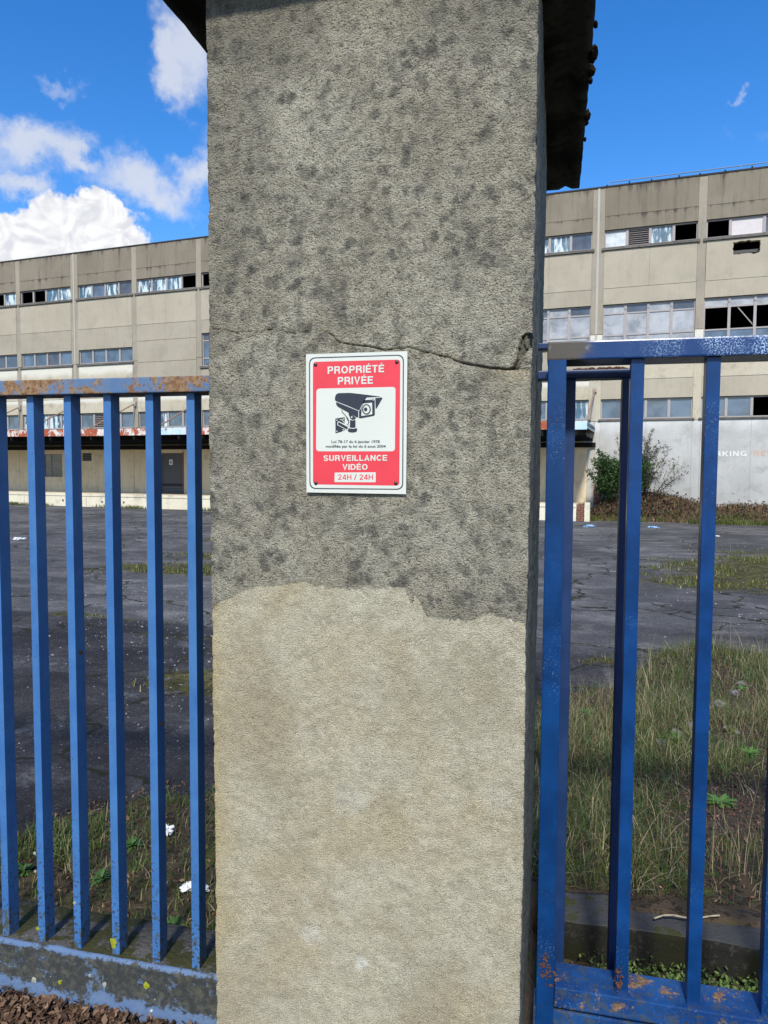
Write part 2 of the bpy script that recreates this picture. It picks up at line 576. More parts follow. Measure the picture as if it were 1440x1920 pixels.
# ---- building surfaces
def wall_mat(name, a, bb, streak=.5, streakcol=(.10, .09, .075), wash=None, washtop=.85, dirt=(.20, .18, .15), topgrime=0.0):
    m, n, b, geo = material(name)
    gen = n.node('ShaderNodeTexCoord').outputs['Generated']
    gz = n.sep(gen)[2]
    c = n.mix(n.step(n.noise(geo, .55, 5, .6, .3), .35, .65), a, bb)
    c = n.mix(n.math('MULTIPLY', n.step(n.noise(geo, 1.7, 6, .65, .3), .50, .70), .45), c, dirt)
    st = n.noise(n.scale(geo, (1, 1, .10)), 4.5, 5, .65)
    st2 = n.noise(n.scale(geo, (1, 1, .06)), 13, 4, .6)
    c = n.mix(n.math('MULTIPLY', n.step(st, .50, .72), streak), c, streakcol)
    c = n.mix(n.math('MULTIPLY', n.step(st2, .54, .75), streak*.7), c, streakcol)
    if topgrime:
        tg = n.math('ADD', n.math('MULTIPLY', gz, .55), n.math('MULTIPLY', st, .9))
        c = n.mix(n.step(tg, .90, 1.12, 0, topgrime), c, (.045, .040, .036))
    if wash:
        w = n.math('ADD', gz, n.math('MULTIPLY', n.math('SUBTRACT', n.noise(geo, 1.4, 5, .6), .5), .35))
        c = n.mix(n.step(w, washtop-.12, washtop+.12), c, wash)
    c = n.mix(n.math('MULTIPLY', n.step(n.noise(geo, 22, 5, .65), .45, .7), .22), c, dirt)
    # fine scratches and pits
    c = n.mix(n.math('MULTIPLY', n.step(n.voro(geo, 5.0), .05, .02), n.step(n.noise(geo, 2.1, 2), .52, .6)), c, (.05, .045, .04))
    put(b, n, color=c, rough=.9, spec=.2, normal=n.bump(n.noise(geo, 30, 6, .65), .35, .02))
    M[name] = m
wall_mat('parapet_concrete', (0.207, 0.176, 0.129), (0.251, 0.217, 0.163), .55, (.125, .108, .082), topgrime=.8)
wall_mat('beige_concrete', (0.393, 0.349, 0.265), (0.435, 0.387, 0.296), .22, (.27, .25, .19), wash=(.45, .42, .335), washtop=1.0, dirt=(.31, .29, .22))
wall_mat('beige_low', (0.352, 0.312, 0.236), (0.393, 0.350, 0.269), .25, (.24, .225, .17), dirt=(.27, .255, .20))
wall_mat('cream_wall', (0.484, 0.427, 0.311), (0.533, 0.480, 0.363), .2, (.38, .36, .29), wash=(.66, .64, .54), washtop=.75)
wall_mat('white_wall', (0.400, 0.400, 0.376), (0.496, 0.496, 0.468), .30, (.38, .375, .34), wash=(.64, .64, .61), washtop=.94, dirt=(.25, .245, .20))
wall_mat('dock_wall', (0.626, 0.520, 0.350), (0.686, 0.577, 0.408), .25, (.30, .27, .2), dirt=(.33, .29, .21))
wall_mat('dock_cream', (.68, .62, .46), (.74, .68, .52), .2, (.45, .42, .33))
wall_mat('pilaster_concrete', (0.312, 0.276, 0.212), (0.352, 0.314, 0.246), .3, (.20, .185, .14))
wall_mat('pilaster_white', (0.464, 0.464, 0.440), (0.528, 0.528, 0.504), .3, (.42, .41, .38))
wall_mat('sill_concrete', (.10, .095, .085), (.16, .15, .13), .6, (.05, .045, .04))
flat('coping_dark', (.045, .043, .042), .8, .2, .3, 6)
flat('window_frame', (.36, .33, .315), .65, .3, .18, 9)
flat('pipe_pale', (.42, .40, .34), .6, .3, .1, 4)
flat('interior_dark', (.10, .10, .10), .95, .1)
flat('railing_metal', (.20, .26, .36), .5, .4)
flat('bracket_rust', (.30, .20, .14), .8, .3, .3, 9)
flat('shutter_grey', (.095, .095, .10), .6, .3, .15, 7)
flat('shutter_dark', (.03, .03, .032), .7, .3)
flat('notice_white', (.72, .73, .74), .6)
flat('canopy_dark', (.012, .012, .011), .9, .1, .3, 5)
flat('louvre', (.30, .27, .26), .7, .3, .15, 10)
flat('board_white', (.60, .56, .55), .7, .3, .12, 6)
flat('brick', (.23, .105, .075), .9, .2, .3, 8)
flat('letter_white', (.68, .68, .64), .8, .2, .15, 8)
flat('letter_red', (.54, .37, .29), .8, .2, .15, 8)
flat('letter_dark', (.12, .12, .12), .8, .2)
m, n, b, geo = material('canopy_fascia'); M['canopy_fascia'] = m
x = n.noise(n.scale(geo, (1, 1, .7)), 2.3, 7, .72, .4)
c = n.mix(n.step(x, .46, .53), (.66, .60, .54), (.36, .085, .035))
c = n.mix(n.step(n.noise(geo, 9, 4, .7), .56, .64), c, (.22, .055, .025))
put(b, n, color=c, rough=.75, spec=.3, normal=n.bump(n.noise(geo, 20, 4), .4, .02))
m, n, b, geo = material('canopy_fascia_blue'); M['canopy_fascia_blue'] = m
c = n.mix(n.step(n.noise(geo, 1.6, 5, .6), .35, .6), (.42, .62, .74), (.60, .66, .68))
c = n.mix(n.step(n.noise(geo, 5, 6, .7), .58, .64), c, (.22, .09, .05))
put(b, n, color=c, rough=.75, spec=.3)


def glass(name, tint, white=0.0, wc=(.55, .62, .62), rough=.06, sc=(3.5, 3.5, .6), th=(.48, .56)):
    m, n, b, geo = material(name)
    c = n.mix(n.step(n.noise(geo, 1.3, 4, .6), .35, .65), tint, tuple(x*1.9 for x in tint))
    if white:
        s = n.noise(n.scale(geo, sc), 1.6, 6, .62, .3)
        c = n.mix(n.step(s, th[0], th[1], 0, white), c, wc)
    c = n.mix(n.math('MULTIPLY', n.step(n.noise(geo, 3, 6, .7), .48, .7), .35), c, (.17, .165, .155))
    put(b, n, color=c, rough=n.math('MULTIPLY_ADD', n.noise(geo, 2.0, 4), .25, rough), spec=.9, normal=n.bump(n.noise(geo, 1.0, 2), .25, .02))
    M[name] = m
glass('glass_dark', (.045, .050, .060))
glass('glass_blue', (.060, .085, .115))
glass('glass_streaked', (.035, .080, .115), 1.0, (.60, .68, .68), .25)  # pale blue-white streaks drawn into the pane colour
glass('glass_pale', (.17, .18, .19), .9, (.42, .43, .43), .2, (.8, .8, .9), (.40, .62))  # pale patches: mirrored cloud put into the pane colour
glass('glass_milky', (.30, .33, .34), 1.0, (.60, .62, .62), .3, (.6, .6, .8), (.40, .6))

# ---- ground and plants
m, n, b, geo = material('yard_ground'); M['ground'] = m
d2 = n.noise(geo, .35, 5, .6, .3)
asph = n.mix(n.step(d2, .36, .64), (.068, .066, .064), (.122, .118, .112))
asph = n.mix(n.attr('dark'), asph, n.mix(n.step(n.noise(geo, 1.6, 4, .6), .35, .65), (.022, .021, .022), (.043, .041, .041)))
asph = n.mix(n.math('MULTIPLY', n.step(n.noise(geo, 2.1, 6, .65, .4), .54, .70), .45), asph, (.16, .158, .155))
sp = n.step(n.noise(geo, 95, 3, .7), .60, .68)
asph = n.mix(n.math('MULTIPLY', sp, .6), asph, (.24, .24, .24))
asph = n.mix(n.math('MULTIPLY', n.step(n.noise(n.scale(geo, (.8, 1.3, 1)), 1.3, 8, .74, .3), .44, .64), .75), asph, n.mix(1.0, asph, (2.2, 2.15, 2.05), 'MULTIPLY'))
sp2 = n.math('MULTIPLY', n.step(n.voro(geo, 26), .13, .08), n.step(n.noise(geo, 3.2, 4, .6), .50, .58))
asph = n.mix(n.math('MULTIPLY', sp2, .8), asph, (.34, .34, .33))
asph = n.mix(n.step(n.noise(geo, 40, 4, .6), .50, .40, 0, .55), asph, (.022, .022, .026))
mo = n.mix(n.step(n.noise(geo, 4, 6, .7), .36, .64), (.050, .050, .014), (.150, .130, .030))
mo = n.mix(n.step(n.noise(geo, 17, 7, .75), .44, .60), mo, (.028, .024, .015))
mo = n.mix(n.step(n.noise(geo, 9, 6, .75), .56, .62), mo, (.10, .098, .095))
crv = n.node('ShaderNodeTexVoronoi', feature='DISTANCE_TO_EDGE'); crw = n.node('ShaderNodeTexNoise'); n.put(crw.inputs['Vector'], geo); crw.inputs['Scale'].default_value = 1.6; crw.inputs['Detail'].default_value = 6
n.put(crv.inputs['Vector'], n.vmath('ADD', geo, n.vmath('SUBTRACT', crw.outputs['Color'], (.5, .5, .5)))); crv.inputs['Scale'].default_value = .55
ckm = n.step(crv.outputs['Distance'], .016, .004)
asph = n.mix(ckm, asph, (.022, .021, .012))
mossx = n.math('MAXIMUM', n.math('MULTIPLY', n.attr('moss'), .62), n.math('MULTIPLY', n.step(crv.outputs['Distance'], .05, .0), n.step(n.noise(geo, .5, 3), .42, .6, 0, .42)))
mf = n.step(n.math('ADD', mossx, n.math('MULTIPLY', n.math('SUBTRACT', n.noise(n.scale(geo, (.6, 1.3, 1)), 5, 9, .80), .5), 2.6)), .40, .62)
c = n.mix(mf, asph, mo)
so = n.mix(n.noise(geo, 5, 5, .6), (.050, .037, .024), (.105, .078, .050))
so = n.mix(n.step(n.noise(geo, 30, 5, .7), .5, .6), so, (.028, .022, .014))
so = n.mix(n.step(n.noise(geo, 4, 6, .7), .53, .62), so, (.060, .064, .018))
c = n.mix(n.step(n.math('ADD', n.attr('soil'), n.math('MULTIPLY', n.math('SUBTRACT', n.noise(geo, 5, 6, .7), .5), .7)), .4, .6), c, so)
hh = n.math('ADD', n.noise(geo, 60, 5, .7), n.math('MULTIPLY', n.noise(geo, 14, 5, .65), 1.5))
put(b, n, color=c, rough=.93, spec=.2, normal=n.bump(hh, .8, .012))


def leafy(name, rough=.6, trans=.0, spec=.3):
    m, n, b, geo = material(name)
    c = n.attr('tint', 'Color')
    put(b, n, color=c, rough=rough, spec=spec)
    M[name] = m
leafy('grass_blade', .55)
leafy('dead_leaf', .8, spec=.15)
leafy('foliage', .55)
leafy('twig_bark', .85, spec=.1)
flat('litter_white', (.72, .73, .74), .5, .5, .1, 60)
flat('litter_blue', (.25, .42, .62), .4, .5, .2, 30)
flat('litter_teal', (.02, .30, .42), .3, .6, .4, 60)
flat('pebble', (.26, .255, .24), .8, .3, .3, 20)
flat('stick', (.38, .33, .24), .8, .3, .2, 20)

# ================================================================== GROUND
def geo_space(a, b_, s0, g, mid=0.0):
    o = [a]
    while o[-1] < b_:
        o.append(o[-1]+s0+g*abs(o[-1]-mid))
    return o
ys = [-400, -200, -90, -40, -18, -8, -4, -2, -1, 0, .6, 1.0, 1.2] + geo_space(1.25, 700, .006, .0105)
xp = geo_space(0.02, 12, .045, .006) + [13, 15, 18, 23, 30, 42, 60, 100, 200, 400]
xn = geo_space(0.02, 14, .045, .008) + [15.5, 18, 21, 25, 30, 38, 50, 80, 140, 240, 400]
xs = [-x_ for x_ in xn[::-1]] + [0.0] + xp
X, Y = np.meshgrid(np.array(xs), np.array(ys))

TR_X0 = -.03       # the trench under the gate starts at the pillar
TR_Y0, TR_Y1 = 1.80, 2.50
SEAM = (on_ground(50, 1147), on_ground(400, 1173))
def seam_y(x):
    return np.interp(x, [SEAM[0][0], SEAM[1][0], 2], [SEAM[0][1], SEAM[1][1], SEAM[1][1]-.3])
_lp = [on_ground(*p_) for p_ in ((-200, 1640), (20, 1580), (110, 1535), (200, 1515), (300, 1490), (400, 1475))]
LFX = [-8]+[p_[0] for p_ in _lp]+[0.0]
LFY = [_lp[0][1]]+[p_[1] for p_ in _lp]+[_lp[-1][1]]
def soil_far_left(x):
    return np.interp(x, LFX, LFY) + .05*np.sin(x*9) + .03*np.sin(x*23)
_fp = [on_ground(*p_) for p_ in ((1010, 1300), (1075, 1300), (1160, 1285), (1215, 1222), (1300, 1215), (1440, 1222))]
FARX = [-.6]+[p_[0] for p_ in _fp]+[5.0, 12]
FARY = [3.4]+[p_[1] for p_ in _fp]+[_fp[-1][1]-.3, _fp[-1][1]-.3]
def soil_far_right(x):
    return np.interp(x, FARX, FARY) + .12*np.sin(x*6)


def ground_z(x, y):
    z = slope_z(x, y)
    z = z + .012*fbm(x*.6, y*.6, 3, 3)*smooth01(y, 3, 6)
    # soft humps in the planted strips
    near = smooth01(y, 2.0, 2.6)*(1-smooth01(y, 4.2, 6.4))
    z = z + near*.035*fbm(x*2.1, y*2.1, 4, 9)
    tr = smooth01(x, TR_X0-.02, TR_X0+.02)*smooth01(y, TR_Y0, TR_Y0+.03)*(1-smooth01(y, TR_Y1+.06, TR_Y1+.09))
    z = z - .14*tr + .02*tr*fbm(x*7, y*7, 3, 4)
    # mound of earth along the foot of the bare right wall
    u_ = x*BD[0]+y*BD[1]; d_ = x*BN[0]+y*BN[1]
    md = smooth01(d_, 28.9, 30.6)*smooth01(u_, -2.7, -1.9)*(.55+.35*np.exp(-((u_+.3)/1.3)**2)+.15*fbm(u_*.8, d_*.8, 3, 5))*(1-smooth01(d_, 31.6, 33))
    return z + md


Z = ground_z(X, Y)
def moss_mask(x, y):
    o = np.zeros_like(x)
    def add(px0, py0, px1, py1, amp=1.0, soft=.35):
        a = on_ground(px0, py0); c_ = on_ground(px1, py1)
        cx, cy = (a[0]+c_[0])/2, (a[1]+c_[1])/2
        L = math.hypot(c_[0]-a[0], c_[1]-a[1])/2
        ang = math.atan2(c_[1]-a[1], c_[0]-a[0])
        u_ = ((x-cx)*math.cos(ang)+(y-cy)*math.sin(ang))/L
        v_ = (-(x-cx)*math.sin(ang)+(y-cy)*math.cos(ang))/soft
        return amp*np.clip(1-np.sqrt(u_**4+v_**2), 0, 1)
    for a in [(30, 1147, 400, 1172, .9, .14), (60, 1149, 260, 1160, 1.2, .30), (240, 1268, 600, 1286, 2.0, .5), (150, 1062, 620, 1074, 1.8, 1.1), (230, 1042, 660, 1048, 1.1, 1.1),
              (60, 1030, 150, 1034, .6, .4), (330, 1010, 440, 1014, .8, .5), (90, 1075, 260, 1085, .7, .3), (1150, 1070, 2500, 1082, 2.6, 3.4), (1120, 1090, 2300, 1096, 2.4, 1.6), (1180, 1036, 2300, 1040, 1.3, 1.6),
              (1060, 1240, 1180, 1238, 1.1, .22), (1120, 1008, 1260, 1010, .8, .7), (1060, 1105, 1180, 1130, .5, .4), (90, 1560, 300, 1500, .7, .14), (20, 950, 400, 962, .5, .7)]:
        o = np.maximum(o, add(*a))
    return o
moss = moss_mask(X, Y)
soilm = np.where(X < -.4, 1-smooth01(Y, soil_far_left(X)-.12, soil_far_left(X)+.08), 1-smooth01(Y, soil_far_right(X)-.25, soil_far_right(X)+.1))
u_ = X*BD[0]+Y*BD[1]; d_ = X*BN[0]+Y*BN[1]
soilm = np.maximum(soilm, smooth01(d_, 28.4, 29.0)*smooth01(u_, -2.6, -2.1))
dark = np.where(X < .4, 1-smooth01(Y, seam_y(X)-.05, seam_y(X)+.05), 0.0)
dark = np.maximum(dark, .8*np.exp(-((Y-7.6)/.45)**2)*(X > .2)*(.6+.6*fbm(X*1.5, Y*4, 3, 8)))
dark = np.maximum(dark, .35*np.exp(-((Y-6.3)/.5)**2)*(X > -.2))
nr, nc = X.shape
V = np.c_[X.ravel(), Y.ravel(), Z.ravel()]
i = np.arange(nr*nc).reshape(nr, nc)
F = np.stack([i[:-1, :-1], i[:-1, 1:], i[1:, 1:], i[1:, :-1]], -1).reshape(-1, 4)
g = np_mesh('ground', V, F, M['ground'], attrs={'moss': moss.ravel(), 'soil': soilm.ravel(), 'dark': dark.ravel()}, smooth=True)
tag(g, kind='structure')


def gz(x, y):
    return float(ground_z(np.array([x], float), np.array([y], float))[0])

# ================================================================== BUILDING
S = 1.4
DW = 22.3*S
ROOTZ = EYE + S*(0-EYE) + .45
def BZ(z):          # height measured in the photograph -> local height above the building's foot
    return EYE + S*(z-EYE) - ROOTZ
bloc = BN*DW
bld = thing('warehouse', 'long derelict concrete warehouse with ribbon windows across the yard', 'building', (bloc[0], bloc[1], ROOTZ), BANG)
PIL = [-32.2, -29.4, -26.6, -23.82, -21.0, -18.2, -15.4, -12.67, -9.94, -7.2, -4.47, -1.74, 1.02, 3.8, 6.6, 9.4]
WID = {-21.0: .17, -1.74: .17}
wid = lambda p: WID.get(p, .11)


def panel(u0, u1, z0, z1, mat, y0=0.0, th=.22, name='wall_panel', g=.0025, parent=bld):
    o = obj(name, boxm((u0)*S+g, (u1)*S-g, y0, y0+th, BZ(z0)+g*.6, BZ(z1)-g*.6), M[mat], parent)
    return o


def window(u0, u1, z0, z1, cols, kinds, splits=None, deep=.10, hinge=False, widths=None):
    """frame with mullions; a pane per cell. kinds: list per row (bottom to top) of lists per column"""
    bm = bmesh.new()
    a, c_ = u0*S, u1*S
    zb, zt = BZ(z0), BZ(z1)
    t = .045
    y0, y1 = deep, deep+.07
    box(bm, a, c_, y0, y1, zb, zb+t)
    box(bm, a, c_, y0, y1, zt-t, zt)
    box(bm, a, a+t, y0+.002, y1-.002, zb+t, zt-t)
    box(bm, c_-t, c_, y0+.002, y1-.002, zb+t, zt-t)
    xs_ = np.linspace(a, c_, cols+1) if widths is None else np.array([a+(c_-a)*w_ for w_ in widths])
    zs_ = [zb] + [BZ(s_) for s_ in (splits or [])] + [zt]
    for k, xx in enumerate(xs_[1:-1]):
        lo = zb+t
        if kinds[0][k] == 'void' and kinds[0][k+1] == 'void':
            lo = zs_[-2]
        box(bm, xx-.05, xx+.05, y0-.01, y1-.004, lo, zt-t)
        if hinge:
            box(bm, xx-.035, xx+.035, y0-.035, y0-.012, zt-.20, zt-.08)
    for zz in zs_[1:-1]:
        box(bm, a+t, c_-t, y0+.006, y1-.008, zz-.028, zz+.028)
    fr = obj('window', bm, M['window_frame'], bld)
    for r_ in range(len(zs_)-1):
        for k in range(cols):
            kd = kinds[r_][k]
            if kd in ('open', 'void'): continue
            x0, x1 = xs_[k]+.03, xs_[k+1]-.03
            za, zc = zs_[r_]+.02, zs_[r_+1]-.02
            yy = deep+.035
            if kd == 'louvre':
                nb = 8
                for q in range(nb):
                    zq = za+(zc-za)*(q+.5)/nb
                    bm = bmesh.new()
                    v_ = [bm.verts.new(p_) for p_ in ((x0, yy-.04, zq-.045), (x1, yy-.04, zq-.045), (x1, yy+.03, zq+.035), (x0, yy+.03, zq+.035))]
                    bm.faces.new(v_)
                    bmesh.ops.solidify(bm, geom=bm.faces[:], thickness=.008)
                    obj('slat', bm, M['louvre'], fr)
                continue
            bm = bmesh.new()
            j = random.uniform(-.004, .004); j2 = random.uniform(-.005, .005)
            pts = [(x0, yy+j, za), (x1, yy-j+j2, za), (x1, yy-j, zc), (x0, yy+j-j2, zc)]
            if kd == 'broken':
                xm, zm = (x0+x1)/2, (za+zc)/2
                poly = [(x0, za), (x0+.1, za+.02), (xm-.05, zm-.05), (xm+.08, zm+.1), (x1-.04, zm-.04), (x1, zm+.05), (x1, zc), (x0, zc)]
                bm.faces.new([bm.verts.new((p_[0], yy, p_[1])) for p_ in poly])
            else:
                bm.faces.new([bm.verts.new(p_) for p_ in pts])
            mt = {'g': 'glass_dark', 'b': 'glass_blue', 'c': 'glass_streaked', 'p': 'glass_pale', 'w': 'glass_milky', 'board': 'board_white', 'broken': 'glass_blue'}[kd]
            obj('board' if kd == 'board' else 'pane', bm, M[mt], fr)
    return fr


def rnd(seq, k):
    return [random.choice(seq) for _ in range(k)]


for bi in range(len(PIL)-1):
    p0, p1 = PIL[bi], PIL[bi+1]
    a, c_ = p0+wid(p0), p1-wid(p1)
    mid_ = (a+c_)/2
    right = p0 >= -1.8
    # ---- parapet and upper band
    for (s0, s1) in ((a, mid_), (mid_, c_)):
        panel(s0, s1, 8.85, 9.66, 'parapet_concrete')
    panel(a, c_, 8.46, 8.845, 'parapet_concrete', y0=.006)
    # ---- top windows
    k3 = {-26.6: ['c', 'c', 'open', 'c'], -23.82: ['open', 'open', 'c', 'c'], -21.0: ['c', 'b', 'c', 'g'], -18.2: ['c', 'c', 'c', 'open'], -15.4: ['open', 'g', 'c', 'g'],
          -4.47: ['c', 'c', 'c', 'g'], -1.74: ['w', 'louvre', 'c', 'open']}.get(p0, rnd(['c', 'b', 'g', 'open'], 4))
    if p0 == 1.02:
        window(a, c_, 7.96, 8.45, 3, [['open', 'board', 'g']], widths=[0, .235, .56, 1.0])
    else:
        window(a, c_, 7.96, 8.45, 4, [k3])
    obj('sill', boxm(a*S-.1, c_*S+.1, -.07, .18, BZ(7.88), BZ(7.95)), M['sill_concrete'], bld)
    # ---- middle band
    if p0 == 1.02:
        # wall panel with a hole knocked through it
        h0, h1, z0, z1 = 1.81, 2.47, 7.44, 7.79
        bm = bmesh.new()
        u0, u1 = a*S+.012, c_*S-.012
        zb, zt = BZ(6.8), BZ(7.87)
        hole = []
        for (sx, sy, ex, ey, nn) in ((h0, z0, h1, z0, 9), (h1, z0, h1, z1, 6), (h1, z1, h0, z1, 9), (h0, z1, h0, z0, 6)):
            for q in range(nn):
                t_ = q/nn
                jx, jz = random.uniform(-.03, .03), random.uniform(-.03, .03)
                hole.append(((sx+(ex-sx)*t_)*S+jx, BZ(sy+(ey-sy)*t_)+jz))
        outer = [(u0, zb), (u1, zb), (u1, zt), (u0, zt)]
        for yy, rev in ((0.0, False), (.2, True)):
            ov = [bm.verts.new((p_[0], yy, p_[1])) for p_ in outer]
            hv = [bm.verts.new((p_[0], yy, p_[1])) for p_ in hole]
            es = [bm.edges.new((ov[q], ov[(q+1) % 4])) for q in range(4)] + [bm.edges.new((hv[q], hv[(q+1) % len(hv)])) for q in range(len(hv))]
            bmesh.ops.triangle_fill(bm, edges=es, use_beauty=True)
            if not rev: ov0, hv0 = ov, hv
        for q in range(len(hv)):
            bm.faces.new((hv0[q], hv0[(q+1) % len(hv)], hv[(q+1) % len(hv)], hv[q]))
        for q in range(4):
            bm.faces.new((ov0[q], ov0[(q+1) % 4], ov[(q+1) % 4], ov[q]))
        bmesh.ops.recalc_face_normals(bm, faces=bm.faces[:])
        o = obj('wall_panel', bm, M['beige_concrete'], bld)
        o['label'] = 'wall panel with a rectangular hole knocked through'
    else:
        for (s0, s1) in ((a, mid_), (mid_, c_)):
            panel(s0, s1, 6.80, 7.87, 'beige_concrete')
    tall = p0 >= -15.5
    blank = p0 == -18.2
    lowmat = 'beige_low' if not right else 'beige_concrete'
    if blank:
        for (s0, s1) in ((a, mid_), (mid_, c_)):
            panel(s0, s1, 4.17, 5.42, 'beige_low')
            panel(s0, s1, 5.43, 6.20, 'beige_low')
            panel(s0, s1, 6.21, 6.79, 'beige_low')
    elif tall:
        panel(a, c_, 6.34, 6.79, lowmat)
        top = 6.33
        if p0 == 1.02:
            kinds = [['b', 'b', 'b', 'b'], ['void', 'void', 'open', 'open'], ['p', 'p', 'p', 'p']]
        elif p0 == -15.4:
            kinds = [['broken', 'b', 'b', 'b'], ['b', 'g', 'b', 'b'], ['g', 'b', 'g', 'b']]
        else:
            kinds = [['p', 'p', 'p', 'p'], ['p', 'p', 'p', 'p'] if right else rnd(['p', 'g', 'p'], 4), ['p', 'g', 'p', 'g']]
        window(a, c_, 5.18, 6.33, 4, kinds, splits=[5.46, 6.08], hinge=True)
        if p0 == 1.02:
            o = obj('fallen_window_bar', tube(bmesh.new(), ((a+.85)*S, .16, BZ(6.05)), ((a+1.3)*S, .2, BZ(5.48)), .022, 6), M['window_frame'], bld)
        obj('sill', boxm(a*S-.08, c_*S+.08, -.07, .18, BZ(5.10), BZ(5.17)), M['sill_concrete'], bld)
        panel(a, c_, 4.17, 5.09, 'beige_low' if not right else 'cream_wall')
    else:
        for (s0, s1) in ((a, mid_), (mid_, c_)):
            panel(s0, s1, 6.02, 6.79, 'beige_low')
        window(a, c_, 5.49, 6.01, 4, [rnd(['b', 'g', 'b'], 4)])
        obj('sill', boxm(a*S-.08, c_*S+.08, -.07, .18, BZ(5.41), BZ(5.48)), M['sill_concrete'], bld)
        panel(a, c_, 4.17, 5.40, 'cream_wall')
    # ---- band over the low ribbon window
    panel(a, c_, 3.62, 4.16, 'cream_wall' if not right else 'beige_concrete', y0=.004)
    k1 = {-1.74: ['b', 'b', 'b', 'b'], 1.02: ['b', 'b', 'open', 'open'], -21.0: ['b', 'louvre', 'b', 'b'], -15.4: ['b', 'c', 'b', 'b']}.get(p0, rnd(['b', 'b', 'c'], 4))
    window(a, c_, 3.04, 3.61, 4, [k1])
    obj('sill', boxm(a*S-.08, c_*S+.08, -.06, .18, BZ(2.985), BZ(3.035)), M['sill_concrete'], bld)
    # ---- ground floor
    if right:
        for (s0, s1) in ((a, mid_), (mid_, c_)):
            panel(s0, s1, 0.62, 2.98, 'white_wall')
            panel(s0, s1, -.3, 0.61, 'white_wall')
    else:
        cuts = [a, mid_, c_]
        holes = []
        if p0 == -23.82: holes = [(-22.73, -21.74, 1.17, 2.06, 'grid')]
        if p0 == -21.0: holes = [(-20.77, -20.30, 1.80, 2.10, 'vent')]
        if p0 == -18.2: holes = [(-17.13, -16.13, .60, 2.09, 'door')]
        if p0 == -9.94: holes = [(-9.2, -8.2, .60, 2.09, 'door')]
        edges = sorted({a, c_} | {h_[0] for h_ in holes} | {h_[1] for h_ in holes})
        for s0, s1 in zip(edges[:-1], edges[1:]):
            hh_ = [h_ for h_ in holes if abs(h_[0]-s0) < 1e-6]
            if hh_:
                _, _, hz0, hz1, kd = hh_[0]
                if hz0 > .62: panel(s0, s1, .60, hz0, 'dock_wall', g=.004)
                panel(s0, s1, hz1, 2.98, 'dock_wall', g=.004)
                if kd == 'grid':
                    bm = bmesh.new()
                    A, B_ = s0*S, s1*S
                    for zz in np.linspace(BZ(hz0), BZ(hz1), 4): box(bm, A, B_, .10, .14, zz-.02, zz+.02)
                    for xx in (A+.02, A+(B_-A)*.38, B_-.02): box(bm, xx-.02, xx+.02, .095, .135, BZ(hz0), BZ(hz1))
                    fr = obj('window', bm, M['bracket_rust'], bld)
                    zz = np.linspace(BZ(hz0), BZ(hz1), 4)
                    for q in range(3):
                        for (xa, xb) in ((A+.04, A+(B_-A)*.38-.02), (A+(B_-A)*.38+.02, B_-.04)):
                            bm = bmesh.new(); bm.faces.new([bm.verts.new(p_) for p_ in ((xa, .12, zz[q]+.02), (xb, .12, zz[q]+.02), (xb, .12, zz[q+1]-.02), (xa, .12, zz[q+1]-.02))])
                            obj('pane', bm, M['glass_dark'], fr)
                elif kd == 'vent':
                    fr = obj('window', boxm(s0*S, s1*S, .12, .16, BZ(hz0), BZ(hz1)), M['shutter_dark'], bld)
                    for q in range(4):
                        zz = BZ(hz0)+.05+q*.1
                        obj('slat', boxm(s0*S+.03, s1*S-.03, .08, .12, zz, zz+.06), M['shutter_grey'], fr)
                else:
                    dr = obj('roller_door', boxm(s0*S-.05, s0*S+.02, -.01, .16, BZ(hz0), BZ(hz1)+.05), M['bracket_rust'], bld)
                    box_ = obj('door_frame', boxm(s1*S-.02, s1*S+.06, -.012, .16, BZ(hz0), BZ(hz1)+.05), M['brick'], dr)
                    zb, zt = BZ(hz0), BZ(hz1)
                    ns = 16
                    for q in range(ns):
                        z_0 = zb+(zt-zb)*q/ns; z_1 = zb+(zt-zb)*(q+1)/ns
                        dk = 'shutter_dark' if q in (3,) else 'shutter_grey'
                        obj('slat', boxm(s0*S+.02, s1*S-.02, .10+(q % 2)*.004, .13, z_0+.006, z_1-.006), M[dk], dr)
                    obj('notice', boxm((s0+.36)*S, (s0+.5)*S, .085, .097, BZ(1.66), BZ(1.85)), M['notice_white'], dr)
                    obj('notice_mark', boxm((s0+.40)*S, (s0+.46)*S, .081, .084, BZ(1.70), BZ(1.80)), M['shutter_grey'], dr)
            else:
                panel(s0, s1, .60, 2.98, 'dock_wall', g=.006)
    # end of bay loop

for p in PIL:
    w_ = wid(p)
    right = p >= -1.8
    for (z0, z1, mt) in ((5.5, 9.66, 'pilaster_concrete'), (2.98, 5.49, 'pilaster_concrete' if not right else 'cream_wall'), (-.3 if right else .6, 2.97, 'white_wall' if right else 'dock_wall')):
        obj('pilaster', boxm((p-w_)*S+.003, (p+w_)*S-.003, .012, .24, BZ(z0)+.004, BZ(z1)-.004), M[mt], bld)
        if w_ > .15:
            obj('cover_strip', boxm(p*S-.05, p*S+.035, -.012, .028, BZ(z0)+.004, BZ(z1)-.004), M['pipe_pale'], bld)
obj('coping', boxm(PIL[0]*S, PIL[-1]*S, -.03, .45, BZ(9.662), BZ(9.70)), M['coping_dark'], bld)
# small nails and bolts on the parapet edge
for q in range(9):
    uu = -1.5+q*.62+random.uniform(-.1, .1)
    obj('bolt', boxm(uu*S-.03, uu*S+.03, -.05, .0, BZ(9.70), BZ(9.70)+random.uniform(.03, .07)), M['coping_dark'], bld)
